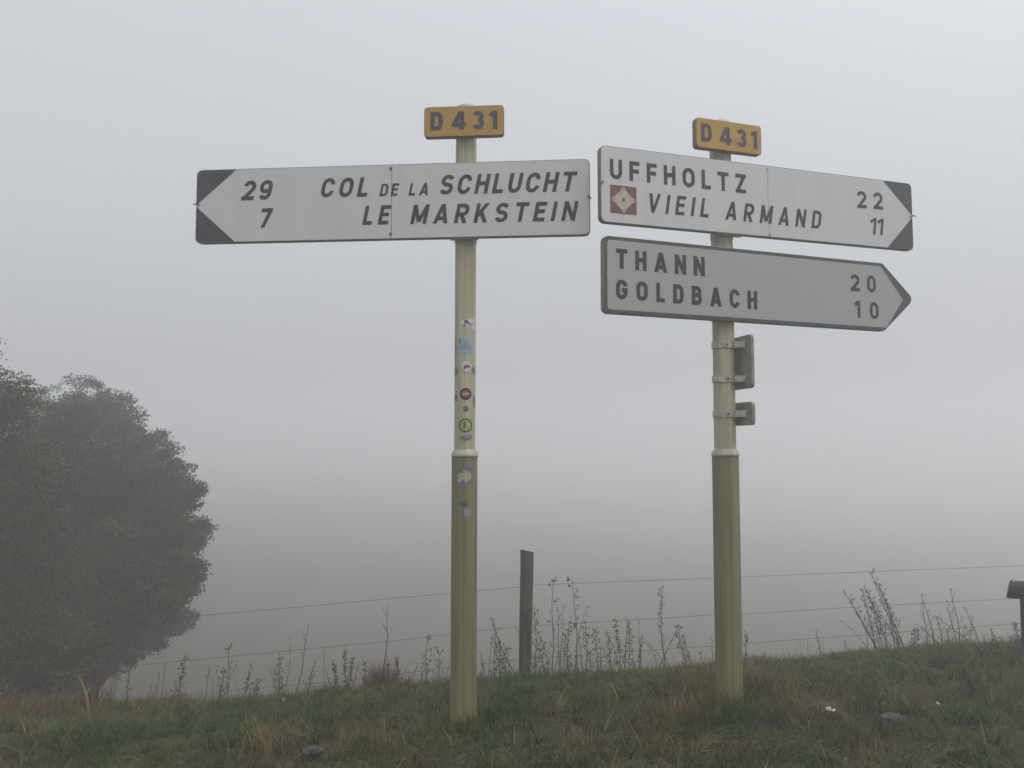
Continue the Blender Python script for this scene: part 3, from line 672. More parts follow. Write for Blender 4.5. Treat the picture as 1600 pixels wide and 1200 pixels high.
# ------------------------------------------------------------------ weeds
def col_var(c, k=.25): f_ = 1+random.uniform(-k, k); return tuple(max(0, x*f_*random.uniform(.9, 1.1)) for x in c)
C_STEM = (.11, .085, .06); C_DARK = (.065, .052, .038); C_LEAF = (.095, .10, .04); C_OLIVE = (.12, .115, .045); C_RUST = (.13, .055, .028); C_STRAW = (.22, .16, .07); C_GREEN = (.05, .075, .025)
def weed(base, tip, kind, name, label, cat='weed', group=None, dy=0.0, bend=0.0):
    bu, bv = base; tu, tv = tip
    r = ray(bu, bv); k = (6.6+dy)/(r.y-.15*r.x); X, Y = r.x*k, r.y*k; Z = tz(X, Y)-.02
    T = at(tu, tv, Y+random.uniform(-.05, .05)); B = Vector((X, Y, Z)); L = (T-B).length
    root = thing(name, label, cat, B, 0, group); d = T-B
    side = Vector((1, 0, 0)); N = 9; pts = []
    w1, w2 = random.uniform(-1, 1), random.uniform(-1, 1)
    for i in range(N+1):
        t = i/N; pts.append(d*t+side*(math.sin(t*math.pi)*(bend*L+.02*L*w1)+.008*L*math.sin(t*9+w2*3))+Vector((0, math.sin(t*math.pi)*.03*w2*L, 0)))
    st, lf = MB(), MB()
    dark = kind in ('bare', 'dark', 'seedy')
    cs = col_var(C_DARK if dark else C_STEM)
    st.tube(pts, [(.0052 if kind != 'thin' else .0034)*(1-.65*i/N) for i in range(N+1)], 5, cs)
    def P(t):
        i = min(int(t*N), N-1); return pts[i].lerp(pts[i+1], t*N-i)
    def branch(t, ln, ang, up=.8):
        a = P(t); sgn = random.choice((-1, 1)); dv = (Vector((sgn*math.sin(ang), random.uniform(-.4, .4), up*math.cos(ang)))).normalized()
        m_ = a+dv*ln*.55+Vector((0, 0, -.005)); e = a+dv*ln+Vector((0, 0, ln*.15))
        st.tube([a, m_, e], [.0020, .0015, .0009], 4, cs); return a, e
    def cluster(c, n_, sp, size, tint, asp=.55):
        for _ in range(n_):
            lf.leaf(c+Vector((random.gauss(0, sp*.7), random.gauss(0, sp*.7), random.gauss(0, sp))), size*random.uniform(.45, 1.4), col_var(tint, .4), asp)
    if kind == 'bare':
        for _ in range(4): a, e = branch(random.uniform(.5, .95), L*random.uniform(.08, .16), .45)
        cluster(pts[-1], 3, .006, .012, C_STEM)
    elif kind == 'thin':
        for _ in range(3): branch(random.uniform(.5, .95), L*random.uniform(.05, .12), .5)
        for t in (.6, .8, .97): cluster(P(t), 3, .006, .014, C_STEM)
    elif kind == 'dark':
        for t in np.linspace(.15, 1, 10): cluster(P(t), 5, .010, .022, C_DARK if random.random() < .6 else C_OLIVE)
    elif kind == 'seed':
        for t in np.linspace(.5, 1.0, 16): cluster(P(t), 5, .010, .017, C_OLIVE if t > .6 else C_STEM, .8)
        for t in np.linspace(.05, .45, 5): cluster(P(t), 3, .018, .04, C_LEAF, .3)
    elif kind == 'leafy':
        for t in np.linspace(.05, .92, 13):
            for _ in range(2):
                a, e = branch(t, random.uniform(.02, .055)*(1.3-t), .8)
                cluster(e, 3, .009, .024, C_LEAF if random.random() < .6 else C_STEM, .5)
        cluster(pts[-1], 5, .01, .02, C_OLIVE)
    elif kind == 'bud':
        for t in (.9, .97):
            a, e = branch(t, .04, .5); cluster(e, 6, .005, .016, C_DARK, .8)
        for t in np.linspace(.08, .75, 9): a, e = branch(t, random.uniform(.02, .045), .7); cluster(e, 3, .008, .024, C_LEAF if random.random() < .5 else C_STEM, .45)
        cluster(pts[-1], 8, .006, .016, C_DARK, .8)
    elif kind == 'top':
        for t in (.80, .86, .92, .98):
            a, e = branch(t, .045, .8); cluster(e, 4, .007, .03, C_GREEN, .6)
        for t in np.linspace(.1, .7, 7): a, e = branch(t, .03, .8); cluster(e, 2, .006, .03, C_GREEN, .5)
    elif kind == 'seedy':
        for t in np.linspace(.35, 1.0, 22):
            a, e = branch(min(t, .99), random.uniform(.02, .045), .5); cluster(e, 4, .006, .014, C_STEM if random.random() < .7 else C_OLIVE, .8)
    elif kind == 'twigs':
        for t in np.linspace(.15, .95, 9):
            a, e = branch(t, L*random.uniform(.12, .28)*(1.15-t), .55); cluster(e, 3, .006, .013, C_STEM, .8)
    if kind in ('leafy', 'seed', 'bud', 'seedy', 'twigs', 'top'):
        for _ in range(2 if L > .15 else 1):
            k0 = random.uniform(.35, .8); ox = random.uniform(-.06, .06); oe = random.uniform(-.10, .10)*L/.4
            q = [Vector((ox, random.uniform(-.03, .03), 0))+d*k0*t+Vector((oe*t*t, 0, 0)) for t in (0, .3, .6, .85, 1)]
            st.tube(q, [.0032, .0028, .0022, .0016, .001], 5, cs)
            for t in (.5, .65, .8, .9, 1.0): cluster(q[0].lerp(q[-1], t), 3, .008, .016, C_STEM if random.random() < .6 else C_LEAF, .5)
    st.build('stem', M['plant'], root)
    if lf.v: lf.build('leaves', M['plant'], root)
    return root
WEEDS = [
 # base, tip, kind, label, dy, bend
 ((80,1118),(99,1000),'dark','tall dark dead stalk leaning right below the darkest part of the trees',-.1,.04),
 ((197,1124),(202,1048),'dark','short straight black stalk, first one left of the leaning dry grass blades',-.25,0),
 ((242,1108),(249,1050),'thin','thin pale stalk below the lower right edge of the big tree',0,0),
 ((251,1104),(260,1035),'thin','slender stalk touching the lowest wire under the tree edge',0,0),
 ((274,1100),(289,1026),'leafy','dark leafy stalk crossing the lowest wire just right of the tree',0,.02),
 ((313,1104),(326,1042),'thin','faint curved grass stalk between the dark leafy stalk and a thick black one',0,.05),
 ((330,1100),(333,1056),'thin','short faint stalk beside the thick black one left of the frame centre',.1,0),
 ((343,1104),(350,1047),'dark','thick black stalk third from the leafy orange plant',0,0),
 ((355,1098),(358,1013),'bud','slim stalk with a round bud at its top and leaves low down',0,-.02),
 ((376,1094),(392,1044),'seed','small orange and green seed stalk right of the round budded stalk',0,.04),
 ((394,1090),(402,1063),'leafy','low dark leafy sprig right of the orange seed stalk',.1,0),
 ((437,1084),(436,1026),'leafy','bushy green brown dock plant left of two tall leaning dry stalks',0,0),
 ((441,1076),(453,993),'thin','tall thin dry stalk leaning right beside the bushy dock',.1,.02),
 ((458,1088),(481,976),'bare','long bare dry stalk leaning right above the middle wire',0,.02),
 ((478,1080),(492,1034),'twigs','small branched twiggy weed at the foot of the long leaning stalk',.1,0),
 ((514,1062),(507,1015),'thin','faint thin stalk with drooping tip left of three seed heads',.4,-.05),
 ((530,1082),(521,1036),'seed','leftmost of three upright green seed heads',-.05,0),
 ((540,1080),(539,1014),'seed','tallest of three upright green seed heads',0,0),
 ((546,1080),(551,1028),'seed','rightmost of three upright green seed heads',0,0),
 ((569,1078),(570,1036),'dark','dark spike at the left edge of the rusty tuft',0,0),
 ((596,1060),(606,947),'bare','tallest bare forked stalk rising from the rusty tuft',0,.0),
 ((607,1078),(607,1030),'dark','dark spike at the right edge of the rusty tuft',0,0),
 ((618,1078),(620,1027),'seed','reddish seed spike right of the rusty tuft',0,0),
 ((633,1070),(652,1034),'thin','short arching seed grass leaning right between rusty tuft and left signpost',0,.08),
 ((660,1072),(659,1036),'thin','short thin stalk left of the twin budded stalk near the left signpost',0,0),
 ((665,1072),(667,998),'bud','budded stalk crossing the middle wire left of the left signpost',0,0),
 ((677,1070),(677,1046),'thin','very short stalk close to the left signpost',0,0),
 ((687,1046),(685,1017),'bud','small stalk with a flower head just left of the left signpost',.2,0),
 ((750,1055),(748,1015),'thin','short sprig just right of the left signpost',0,.1),
 ((771,1050),(772,966),'twigs','dry twiggy stalk between the left signpost and the wooden fence post',0,0),
 ((812,1036),(770,973),'bare','bare stem slanting left from the wooden fence post',0,-.02),
 ((782,1050),(781,1000),'leafy','olive leafy weed left of the wooden fence post',0,0),
 ((790,1048),(789,1010),'leafy','shorter olive leafy weed close left of the wooden fence post',-.1,0),
 ((838,1046),(836,950),'leafy','slim leafy weed close right of the wooden fence post',0,0),
 ((832,1048),(843,985),'thin','thin stalk behind the slim leafy weed by the wooden post',.15,0),
 ((853,1044),(851,1003),'leafy','low leafy weed leaning by the first tall budded stalk',0,-.05),
 ((864,1046),(864,906),'bud','tall forked stalk with two buds above the top wire',0,.0),
 ((872,1044),(871,948),'twigs','twiggy stalk right beside the tall two budded stalk',.1,0),
 ((875,1044),(880,944),'thin','thin upright stalk between the two tallest weeds',.1,0),
 ((885,1044),(889,972),'leafy','leafy stalk left of the tall leaf topped weed',0,0),
 ((901,1042),(895,907),'top','tall weed with a tuft of leaves above the top wire',0,.03),
 ((915,1040),(915,978),'leafy','short leafy weed right of the tall leaf topped weed',0,0),
 ((931,1040),(926,982),'leafy','short leafy weed with spreading top before the gap in the weeds',0,.05),
 ((960,1034),(950,988),'leafy','leafy weed leaning left after the gap in the weeds',0,-.04),
 ((970,1034),(962,968),'seed','brown seed head stalk leaning left midway between the posts',0,0),
 ((973,1033),(979,966),'bare','bare straight stick leaning right midway between the posts',0,0),
 ((983,1036),(983,972),'leafy','olive leafed stalk right of the bare straight stick',0,0),
 ((1000,1034),(998,968),'thin','thin stalk reaching the middle wire left of the crossed stems',0,0),
 ((1001,1038),(1003,998),'dark','short reddish spike left of the crossed stems',-.05,0),
 ((1040,1036),(1033,918),'seedy','tall seeded weed standing in the crossed stems',0,-.03),
 ((1020,1038),(1059,979),'bare','bare stem leaning right across the tall seeded weed',.03,0),
 ((1050,1038),(1033,1005),'bare','short bare stem leaning left at the foot of the tall seeded weed',-.03,0),
 ((1074,1030),(1059,979),'leafy','bent leafy stem leaning left beside the crossed stems',0,0),
 ((1096,1030),(1094,1014),'thin','tiny stalk left of the right signpost',0,0),
 ((1113,1030),(1112,998),'thin','short straight stalk touching the left side of the right signpost',0,0),
 ((1166,1030),(1166,989),'dark','short stalk with dark dead head right of the right signpost',0,0),
 ((1287,1022),(1276,985),'bare','lone short dead stalk leaning left in the open crest',0,0),
 ((1326,1018),(1319,1000),'thin','tiny stalk left of the big leaning weed clump',0,0),
 ((1375,1020),(1321,929),'seedy','leftmost stalk of the big leaning weed clump, with knobbly head',0,.03),
 ((1368,1016),(1346,921),'seedy','slender stalk second from the left in the leaning clump',.1,.02),
 ((1380,1018),(1356,925),'seedy','slender stalk third from the left in the leaning clump',0,.02),
 ((1391,1016),(1364,942),'seedy','shorter stalk in the middle of the leaning clump',.05,.02),
 ((1412,1014),(1360,894),'seedy','tallest stalk of the leaning clump reaching the top wire',0,.02),
 ((1416,1014),(1372,915),'seedy','stout stalk just right of the tallest in the leaning clump',-.05,.02),
 ((1402,1016),(1386,934),'twigs','twiggy stalk at the right of the leaning clump',.1,.02),
 ((1430,1012),(1430,982),'leafy','low bushy weed right of the leaning clump',0,0),
 ((1449,1010),(1439,928),'twigs','upright stalk with dark head between the leaning clumps',0,0),
 ((1462,1010),(1443,940),'bare','bare stalk right beside the upright dark headed one',0,0),
 ((1482,1006),(1432,975),'bare','low stem lying over to the left near the right edge',0,0),
 ((1475,1006),(1464,963),'twigs','small twiggy weed left of the last tall stalk',0,0),
 ((1500,1004),(1484,919),'twigs','last tall forked stalk before the log barrier',0,.02),
 ((1496,1004),(1479,939),'bare','bare stick crossing the last tall forked stalk',.05,0),
 ((1532,1000),(1461,963),'bare','long stem lying over to the left across the last stalks',-.05,0),
 ((1530,998),(1507,948),'twigs','slim weed leaning left before the log barrier',0,.03),
 ((1560,996),(1548,984),'twigs','low feathery sprig on the crest left of the log barrier',0,0),
 ((1590,1000),(1586,974),'leafy','yellowish leafy weed at the foot of the log barrier',0,0),
]
for b, t, kind, lab, dy, bend in WEEDS:
    nm = {'seed': 'seeding_weed', 'seedy': 'seeding_weed', 'leafy': 'leafy_weed', 'bare': 'dead_stalk', 'dark': 'dead_stalk', 'thin': 'grass_stalk', 'twigs': 'twiggy_weed', 'bud': 'budded_weed', 'top': 'leafy_weed'}[kind]
    weed(b, t, kind, nm, lab, 'weed', 'weeds along the fence', dy, bend)

# ------------------------------------------------------------------ grass: many blades in one mesh
def blades(x, y, h, wd, lean, az, tint, tipt, gain=.56):
    n = len(x); z = terrain(x, y)-.005
    B = np.stack([x, y, z], 1); la = rng.uniform(0, 2*np.pi, n)
    sx = np.stack([np.cos(az), np.sin(az), np.zeros(n)], 1); ld = np.stack([np.cos(la), np.sin(la), np.zeros(n)], 1)
    V = np.zeros((n, 7, 3)); lv = [0, .4, .75, 1.0]; ws = [1, .85, .5]
    for i in range(4):
        t = lv[i]; c = B+ld*(lean*h*t**1.8)[:, None]; c[:, 2] += h*t*(1-.35*np.minimum(lean, 1.6)*t)
        if i < 3:
            V[:, 2*i] = c-sx*(wd*ws[i]/2)[:, None]; V[:, 2*i+1] = c+sx*(wd*ws[i]/2)[:, None]
        else: V[:, 6] = c
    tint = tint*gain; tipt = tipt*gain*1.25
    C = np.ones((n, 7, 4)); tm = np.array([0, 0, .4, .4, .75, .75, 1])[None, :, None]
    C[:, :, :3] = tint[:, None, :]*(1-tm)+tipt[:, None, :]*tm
    return V, C
def grass_obj(name, sets, m, label):
    V = np.concatenate([s[0] for s in sets]); C = np.concatenate([s[1] for s in sets]); n = len(V)
    me = bpy.data.meshes.new(name); me.vertices.add(n*7); me.vertices.foreach_set('co', V.reshape(-1))
    base = (np.arange(n)*7)[:, None]
    quad = np.concatenate([base+np.array([[0, 1, 3, 2]]), base+np.array([[2, 3, 5, 4]])], 1).reshape(n, 8); trf = base+np.array([[4, 5, 6]])
    loops = np.concatenate([quad, trf], 1).reshape(-1)
    me.loops.add(n*11); me.loops.foreach_set('vertex_index', loops.astype(np.int32))
    me.polygons.add(n*3); st = (np.arange(n)*11)[:, None]+np.array([[0, 4, 8]]); me.polygons.foreach_set('loop_start', st.reshape(-1).astype(np.int32))
    me.update(calc_edges=True); me.validate()
    a = me.attributes.new('tint', 'FLOAT_COLOR', 'POINT'); a.data.foreach_set('color', C.reshape(-1).astype(np.float32))
    me.materials.append(m); o = bpy.data.objects.new(name, me); COL.objects.link(o)
    o['kind'] = 'stuff'; o['label'] = label; o['category'] = 'grass'; return o
def patch(x, y, s, seed):
    r = np.random.default_rng(seed); v = np.zeros_like(x)
    for k in range(7):
        a = r.uniform(0, 2*np.pi); f = s*r.uniform(.5, 2.2); p = r.uniform(0, 6.28, 2)
        v += np.sin((x*np.cos(a)+y*np.sin(a))*f+p[0]+1.5*np.sin((x*np.sin(a)-y*np.cos(a))*f*.7+p[1]))
    return v/7**.5
def colours(x, y, n):
    g1 = np.array([.022, .054, .006]); g2 = np.array([.062, .094, .010]); st = np.array([.20, .15, .055]); ru = np.array([.12, .066, .028]); ol = np.array([.105, .095, .024])
    b = patch(x, y, 2.2, 3)+rng.normal(0, .5, n); c = patch(x, y, 3.4, 8)+rng.normal(0, .5, n)
    m = np.clip(b*.5+.5, 0, 1)[:, None]; col = g1*(1-m)+g2*m
    k = np.clip((c-.45)*1.5, 0, 1)[:, None]; col = col*(1-k)+(ru*.55+ol*.45)*k
    rr = rng.random(n)[:, None]; left = np.clip((-1.6-x)/1.5, 0, 1)*np.clip((y-5.2)/.6, 0, 1)
    col = np.where(rr < .06+.12*k+.25*left[:, None], st*rng.uniform(.5, 1.1, (n, 1)), col)
    col = np.where((rr > .955-.3*left[:, None]), ru, col)
    return col*rng.uniform(.7, 1.3, (n, 1))
def scatter(n, x0, x1, y0, y1): return rng.uniform(x0, x1, n), rng.uniform(y0, y1, n)
sets = []
n = 170000; y = 2.6+(7.9-2.6)*rng.random(n)**1.15; x = rng.uniform(-1, 1, n)*(y*.66+.8)
y = np.minimum(y, 6.6+.15*x+.5)
hh = .028+.035*np.clip(patch(x, y, 5, 21)*.5+.5, 0, 1); h_ = hh*rng.uniform(.5, 1.5, n)
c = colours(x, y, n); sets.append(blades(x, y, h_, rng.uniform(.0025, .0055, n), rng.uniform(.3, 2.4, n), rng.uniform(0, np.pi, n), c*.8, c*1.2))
# tufts
tn = 1500; ty_ = 2.8+4.4*rng.random(tn)**1.1; tx_ = rng.uniform(-1, 1, tn)*(ty_*.66+.6); ty_ = np.minimum(ty_, 6.6+.15*tx_+.1)
k = 26; x = np.repeat(tx_, k)+rng.normal(0, .028, tn*k); y = np.repeat(ty_, k)+rng.normal(0, .028, tn*k)
tp = np.repeat(rng.random(tn), k); n = tn*k; h_ = np.repeat(rng.uniform(.05, .12, tn), k)*rng.uniform(.6, 1.2, n)
gcol = np.where((tp < .62)[:, None], np.array([.030, .055, .020]), np.where((tp < .85)[:, None], np.array([.16, .12, .052]), np.array([.085, .08, .028])))*rng.uniform(.6, 1.4, (n, 1))
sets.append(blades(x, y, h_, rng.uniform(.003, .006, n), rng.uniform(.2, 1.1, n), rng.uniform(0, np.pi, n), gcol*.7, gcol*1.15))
# long bent blades lying over the turf
n = 9000; y = 2.8+4.0*rng.random(n); x = rng.uniform(-1, 1, n)*(y*.66+.6); y = np.minimum(y, 6.6+.15*x)
c = np.where((rng.random(n) < .72)[:, None], np.array([.030, .062, .010]), np.array([.16, .125, .05]))*rng.uniform(.6, 1.3, (n, 1))
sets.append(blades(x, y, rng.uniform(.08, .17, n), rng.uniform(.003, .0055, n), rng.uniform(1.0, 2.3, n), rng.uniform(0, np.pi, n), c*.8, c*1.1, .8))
# crest fringe, taller
n = 26000; x = rng.uniform(-5.0, 6.2, n); y = 6.6+.15*x+rng.normal(-.05, .22, n); pp = np.clip(patch(x, y*0, 3, 5)*.5+.5, 0, 1)
h_ = (.04+.05*pp)*rng.uniform(.5, 1.5, n)*(1+.25*np.clip(-x/3, 0, 1)); c = colours(x, y, n)*1.1
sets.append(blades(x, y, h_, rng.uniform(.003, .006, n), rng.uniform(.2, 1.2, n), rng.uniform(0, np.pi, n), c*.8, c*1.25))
# tall dead blades and stalks standing along the fence line
n = 900; x = rng.uniform(-5, 6, n); x += .25*np.sin(x*9); y = 6.6+.15*x+rng.normal(0, .15, n); h_ = rng.gamma(3, .035, n)+.05
c = np.where((rng.random(n) < .5)[:, None], np.array([.12, .09, .05]), np.array([.09, .05, .03]))*rng.uniform(.6, 1.4, (n, 1))
sets.append(blades(x, y, h_, rng.uniform(.002, .0045, n), rng.uniform(0, .5, n), rng.uniform(0, np.pi, n), c, c*1.2, 1.0))
# named spots: (u, v, spread px, blade height, count, colour)
ST = (.25, .18, .07); RU = (.135, .064, .028); GR = (.036, .062, .013); OL = (.13, .12, .03)
def spot(u, v, sp, h, cnt, colr, lean=(.1, .7), sy=.06):
    p = ground_hit(u, v, 7.6); r = ray(u, v)
    if p is None or p.y > fence_y(p.x)+.05: kk = 6.55/(r.y-.15*r.x); X, yy = r.x*kk, r.y*kk
    else: X, yy = p.x, p.y
    s = sp*yy/F
    x = rng.normal(X, s, cnt); y = rng.normal(yy, sy, cnt); c = np.array(colr)[None]*rng.uniform(.55, 1.35, (cnt, 1))
    sets.append(blades(x, y, h*rng.uniform(.45, 1.15, cnt), rng.uniform(.003, .0055, cnt), rng.uniform(*lean, cnt), rng.uniform(0, np.pi, cnt), c*.8, c*1.15, .8 if colr[1] < .07 and colr[0] < .05 else .62))
for a in [(722,1134,20,.13,300,GR,(.1,.8),.07),(712,1138,12,.17,50,ST,(.2,.9),.06),(735,1137,12,.15,60,OL,(.2,.9),.06),(1128,1112,14,.18,120,ST,(.1,.8),.06),(1142,1112,16,.16,160,GR,(.1,.8),.06),(1095,1090,22,.26,220,ST),(1070,1130,18,.20,120,ST),(1110,1120,14,.22,120,OL),(1180,1090,16,.2,130,RU),(1170,1075,10,.22,60,ST),(1160,1125,26,.13,260,GR),(1110,1140,20,.12,160,GR),
          (1020,1120,16,.14,60,ST),(1240,1100,10,.22,40,ST),(1265,1120,22,.10,90,ST),(1235,1110,16,.12,60,OL),(760,1130,28,.12,320,GR),(720,1150,34,.12,380,GR),(800,1120,40,.10,260,GR),
          (420,1175,14,.16,90,ST),(408,1170,9,.2,40,ST),(545,1160,12,.13,50,ST),(575,1165,20,.10,120,OL),(590,1175,14,.09,70,ST),(560,1185,16,.09,160,GR),(120,1165,40,.12,420,GR),(170,1150,30,.12,260,(.03,.055,.035)),
          (300,1140,50,.09,300,GR),(10,1110,30,.16,240,RU),(50,1110,30,.16,200,ST),(100,1112,24,.14,140,RU),(18,1080,8,.30,16,ST),(160,1100,10,.34,40,RU),(148,1104,12,.28,40,RU),(100,1108,34,.13,200,OL),(225,1112,30,.12,120,OL),
          (595,1076,11,.27,260,RU),(587,1076,8,.22,120,RU),(622,1074,12,.19,110,RU),(640,1074,8,.15,50,RU),(295,1103,20,.11,100,RU),(245,1100,12,.16,50,ST),(270,1100,16,.12,80,RU),(390,1092,24,.10,120,OL),
          (830,1062,24,.10,160,GR),(790,1058,30,.11,140,GR),(1130,1038,26,.11,100,OL),(1000,1150,22,.10,100,RU),(1040,1160,26,.07,140,RU),(1350,1180,14,.10,40,ST),(940,1185,20,.08,80,RU),(1080,1180,20,.10,60,ST),
          (905,1165,12,.12,60,ST),(870,1120,10,.13,30,ST),(700,1060,16,.12,60,RU),(690,1062,10,.14,30,ST),(440,1078,12,.10,60,RU),(880,1195,16,.12,40,ST),(470,1195,16,.08,60,RU),(650,1195,30,.08,90,RU),(1180,1190,30,.08,90,RU)]:
    spot(*a)
# leaning long dry blades at left
for (u, v, uu, vv) in [(160,1128,192,1068),(205,1122,226,1062),(142,1118,152,1085),(12,1098,24,1072),(235,1112,240,1085),(30,1100,10,1040),(60,1108,50,1060)]:
    spot(u, v, 3, .30, 5, ST, (.3, .6), .03)
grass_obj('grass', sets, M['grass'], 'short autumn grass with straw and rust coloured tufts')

# ------------------------------------------------------------------ litter and stones
def scrap(u, v, w_, d_, lab, h_=.02, rz=0, m='paper', name='paper_scrap', cat='litter', thick=.002):
    p = ground_hit(u, v); N = 5; vs = []; fs = []
    for s in (0, 1):
        for i in range(N):
            for j in range(N):
                a_, b_ = i/(N-1)-.5, j/(N-1)-.5; q = h_*(.5+.5*math.sin(a_*5+u)*math.cos(b_*4+v))+.03
                vs.append((a_*w_*(1+.2*math.sin(j*2+u)), b_*d_*(1+.15*math.sin(i*3)), q-s*thick))
    for i in range(N-1):
        for j in range(N-1):
            a_ = i*N+j; fs.append((a_, a_+N, a_+N+1, a_+1)); fs.append(tuple(N*N+q for q in (a_, a_+1, a_+N+1, a_+N)))
    rim = [i*N for i in range(N)]+[(N-1)*N+j for j in range(1, N)]+[i*N+N-1 for i in range(N-2, -1, -1)]+[j for j in range(N-2, 0, -1)]
    for i in range(len(rim)): j = (i+1) % len(rim); fs.append((rim[i], rim[i]+N*N, rim[j]+N*N, rim[j]))
    o = obj(name, vs, fs, M[m]); o.location = (p.x, p.y, tz(p.x, p.y)); o.rotation_euler = (.25, 0, rz); tag(o, lab, cat); return o
scrap(1296, 1118, .034, .036, 'largest white paper scrap, in the grass right of the right signpost', .015, .5)
scrap(1463, 1109, .024, .014, 'small white scrap in the grass near the right edge', .01, 1.)
scrap(1319, 1196, .011, .011, 'tiny white scrap at the bottom edge of the photo', .01, .2)
scrap(443, 1102, .010, .02, 'pale upright scrap on the crest left of the left signpost', .03, .1)
def stone(u, v, w_, d_, h_, lab):
    p = ground_hit(u, v); bm = bmesh.new(); bmesh.ops.create_icosphere(bm, subdivisions=3, radius=1)
    for vv in bm.verts:
        q = 1+.22*noise.noise(vv.co*1.7+Vector((u, v, 0))); vv.co = Vector((vv.co.x*w_*q, vv.co.y*d_*q, vv.co.z*h_*q))
    me = bpy.data.meshes.new('flat_stone'); bm.to_mesh(me); bm.free(); me.materials.append(M['stone'])
    o = bpy.data.objects.new('flat_stone', me); COL.objects.link(o); o.location = (p.x, p.y, tz(p.x, p.y)+.004); tag(o, lab, 'stone'); return o
stone(487, 1177, .055, .05, .018, 'flat grey stone in bare earth near the bottom, left of the left signpost')
stone(1396, 1122, .06, .05, .018, 'flat grey stone in the grass right of the white scrap')

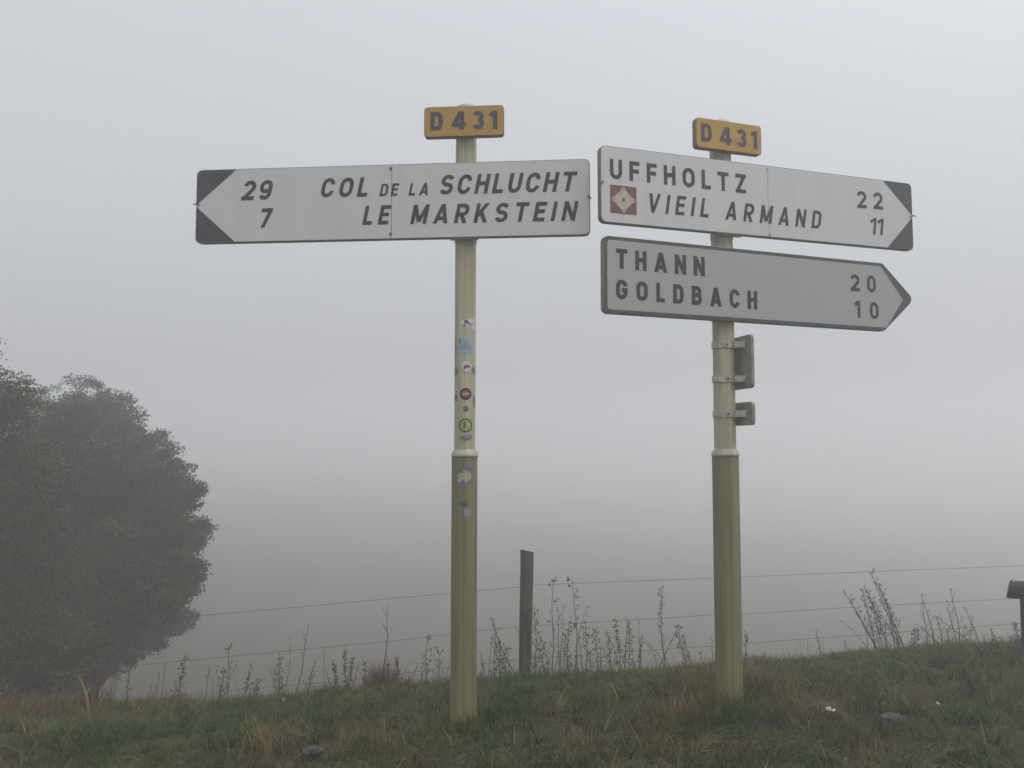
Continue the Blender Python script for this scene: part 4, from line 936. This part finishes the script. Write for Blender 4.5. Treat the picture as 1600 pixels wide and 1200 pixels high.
# ------------------------------------------------------------------ trees
def tree(label, Y, lumps, trunk_u, nleaf, depth, leaf=.075, seed=1, dens=1.0):
    r = np.random.default_rng(seed); base = at(trunk_u, 1000, Y); bx = base.x; bz = tz(bx, Y)-.1
    root = thing('broadleaf_tree', label, 'tree', (bx, Y, bz))
    V = []; Cc = []; centres = []
    tot = sum(l[2]**2 for l in lumps)
    for (u, v, rp) in lumps:
        cy_ = Y+r.uniform(-.5, .5)*depth*(1-.3*rp/120); c = at(u, v, cy_); R = pxs(rp, cy_)
        centres.append((Vector((c.x, cy_, c.z)), R))
        n = int(nleaf*rp**2/tot*1.0)
        # sub-clumps over the lump give an uneven outline
        m_ = max(14, int(rp*1.1)); d = r.normal(size=(m_, 3)); d /= np.linalg.norm(d, axis=1)[:, None]
        sc = d*R*(.15+.85*r.random((m_, 1))**.6); sr = np.minimum(R*r.uniform(.10, .26, m_), .24)+.05
        w_ = r.integers(0, m_, n); q = r.normal(size=(n, 3)); q *= (r.random(n)**.5/np.linalg.norm(q, axis=1))[:, None]
        pos = sc[w_]+q*sr[w_][:, None]*np.array([1.25, 1.25, .75]); pos += np.array([c.x, cy_, c.z])
        tn_ = np.array([.028, .034, .009])*r.uniform(.6, 1.5, (m_, 1))*np.array([1+.25*r.random(), 1, .9])
        V.append(pos); Cc.append(tn_[w_]*r.uniform(.88, 1.14, (n, 1)))
    pos = np.concatenate(V); Cc = np.concatenate(Cc); n = len(pos)
    d = r.normal(size=(n, 3)); d[:, 2] -= .35; d /= np.linalg.norm(d, axis=1)[:, None]; e = np.cross(d, r.normal(size=(n, 3))); e /= np.linalg.norm(e, axis=1)[:, None]
    s = leaf*r.uniform(.6, 1.35, n)[:, None]
    P4 = np.stack([pos, pos+d*s*.5+e*s*.3, pos+d*s, pos+d*s*.5-e*s*.3], 1)-np.array([bx, Y, bz])
    me = bpy.data.meshes.new('crown'); me.vertices.add(n*4); me.vertices.foreach_set('co', P4.reshape(-1)); me.loops.add(n*4); me.loops.foreach_set('vertex_index', np.arange(n*4, dtype=np.int32))
    me.polygons.add(n); me.polygons.foreach_set('loop_start', np.arange(n, dtype=np.int32)*4); me.update(calc_edges=True); me.validate()
    a_ = me.attributes.new('tint', 'FLOAT_COLOR', 'POINT'); cc = np.ones((n, 4, 4)); cc[:, :, :3] = Cc[:, None, :]; a_.data.foreach_set('color', cc.reshape(-1).astype(np.float32))
    me.materials.append(M['leaf']); o = bpy.data.objects.new('crown', me); COL.objects.link(o); o.parent = root
    top = max(c.z for c, _ in centres)-bz; tr_ = MB(); off = Vector((bx, Y, bz)); pts = [Vector((.08*math.sin(i*1.1), .05*math.cos(i), top*.75*i/6)) for i in range(7)]
    tr_.tube(pts, [.22*(1-.11*i) for i in range(7)], 10)
    tr_.build('trunk', M['bark'], root)
    br_ = MB()
    for c, R in centres:
        e_ = c-off; a0_ = pts[min(6, max(1, int(e_.z/(top*.75)*6*.55)))]; mid = a0_.lerp(e_, .55)+Vector((0, 0, .15))
        if R < .4: continue
        br_.tube([a0_, mid, e_], [.05, .03, .014], 6)
        for _ in range(10):
            dv = Vector(r.normal(size=3)).normalized(); dv.z = abs(dv.z)*.5; k0 = e_+dv*R*.05
            br_.tube([k0, k0+dv*R*.5, k0+dv*R*.98+Vector((0, 0, R*.05))], [.018, .011, .005], 4)
    br_.build('branches', M['bark'], root)
    return root
tree('darkest and nearest tree, cut off by the left edge', 10.0, [(-12, 618, 52), (28, 628, 44), (-34, 548, 34), (-40, 600, 60), (-80, 760, 150), (10, 700, 80), (0, 800, 110), (40, 760, 60), (0, 900, 120), (-60, 960, 150), (10, 1010, 90), (60, 840, 60), (75, 910, 70), (70, 980, 70), (110, 1010, 60), (-200, 800, 150), (-200, 1000, 150), (50, 1050, 50)], -60, 150000, 2.2, .036, 3)
tree('hazy tree between the darkest tree and the big rounded tree', 21.0, [(70, 648, 48), (84, 690, 55), (60, 720, 80), (30, 670, 60), (-10, 740, 100), (20, 900, 130), (95, 650, 38)], 40, 70000, 2.5, .060, 5)
tree('big rounded tree with drooping lower branches, right of the darkest tree', 13.8, [(128, 636, 48), (100, 665, 45), (165, 652, 44), (196, 690, 52), (232, 716, 44), (252, 752, 48), (268, 796, 50), (278, 836, 46), (266, 880, 48), (262, 925, 42), (255, 960, 38), (222, 982, 42), (178, 1008, 44), (135, 1038, 44),
    (150, 740, 90), (190, 820, 95), (180, 900, 90), (110, 850, 110), (110, 960, 90), (50, 1000, 90), (60, 760, 90), (215, 920, 60), (208, 790, 70), (300, 770, 20), (312, 832, 22), (300, 905, 20), (292, 965, 18), (100, 1085, 50)], 95, 340000, 4.0, .046, 9)

# ------------------------------------------------------------------ haze: real air in one closed box
hz = MB(); hz.box((-185, -55, -22), (185, 320, 9.0))
hm = bpy.data.materials.new('haze air'); hm.use_nodes = True; t = hm.node_tree; t.nodes.clear()
o_ = t.nodes.new('ShaderNodeOutputMaterial'); pv = t.nodes.new('ShaderNodeVolumePrincipled')
pv.inputs['Color'].default_value = (.985, .985, .985, 1); pv.inputs['Density'].default_value = HAZE_DENSITY; pv.inputs['Anisotropy'].default_value = 0.6
t.links.new(pv.outputs[0], o_.inputs['Volume'])
haze = hz.build('haze', hm); haze['kind'] = 'stuff'; haze['label'] = 'thick pale fog filling the air'; haze['category'] = 'fog'
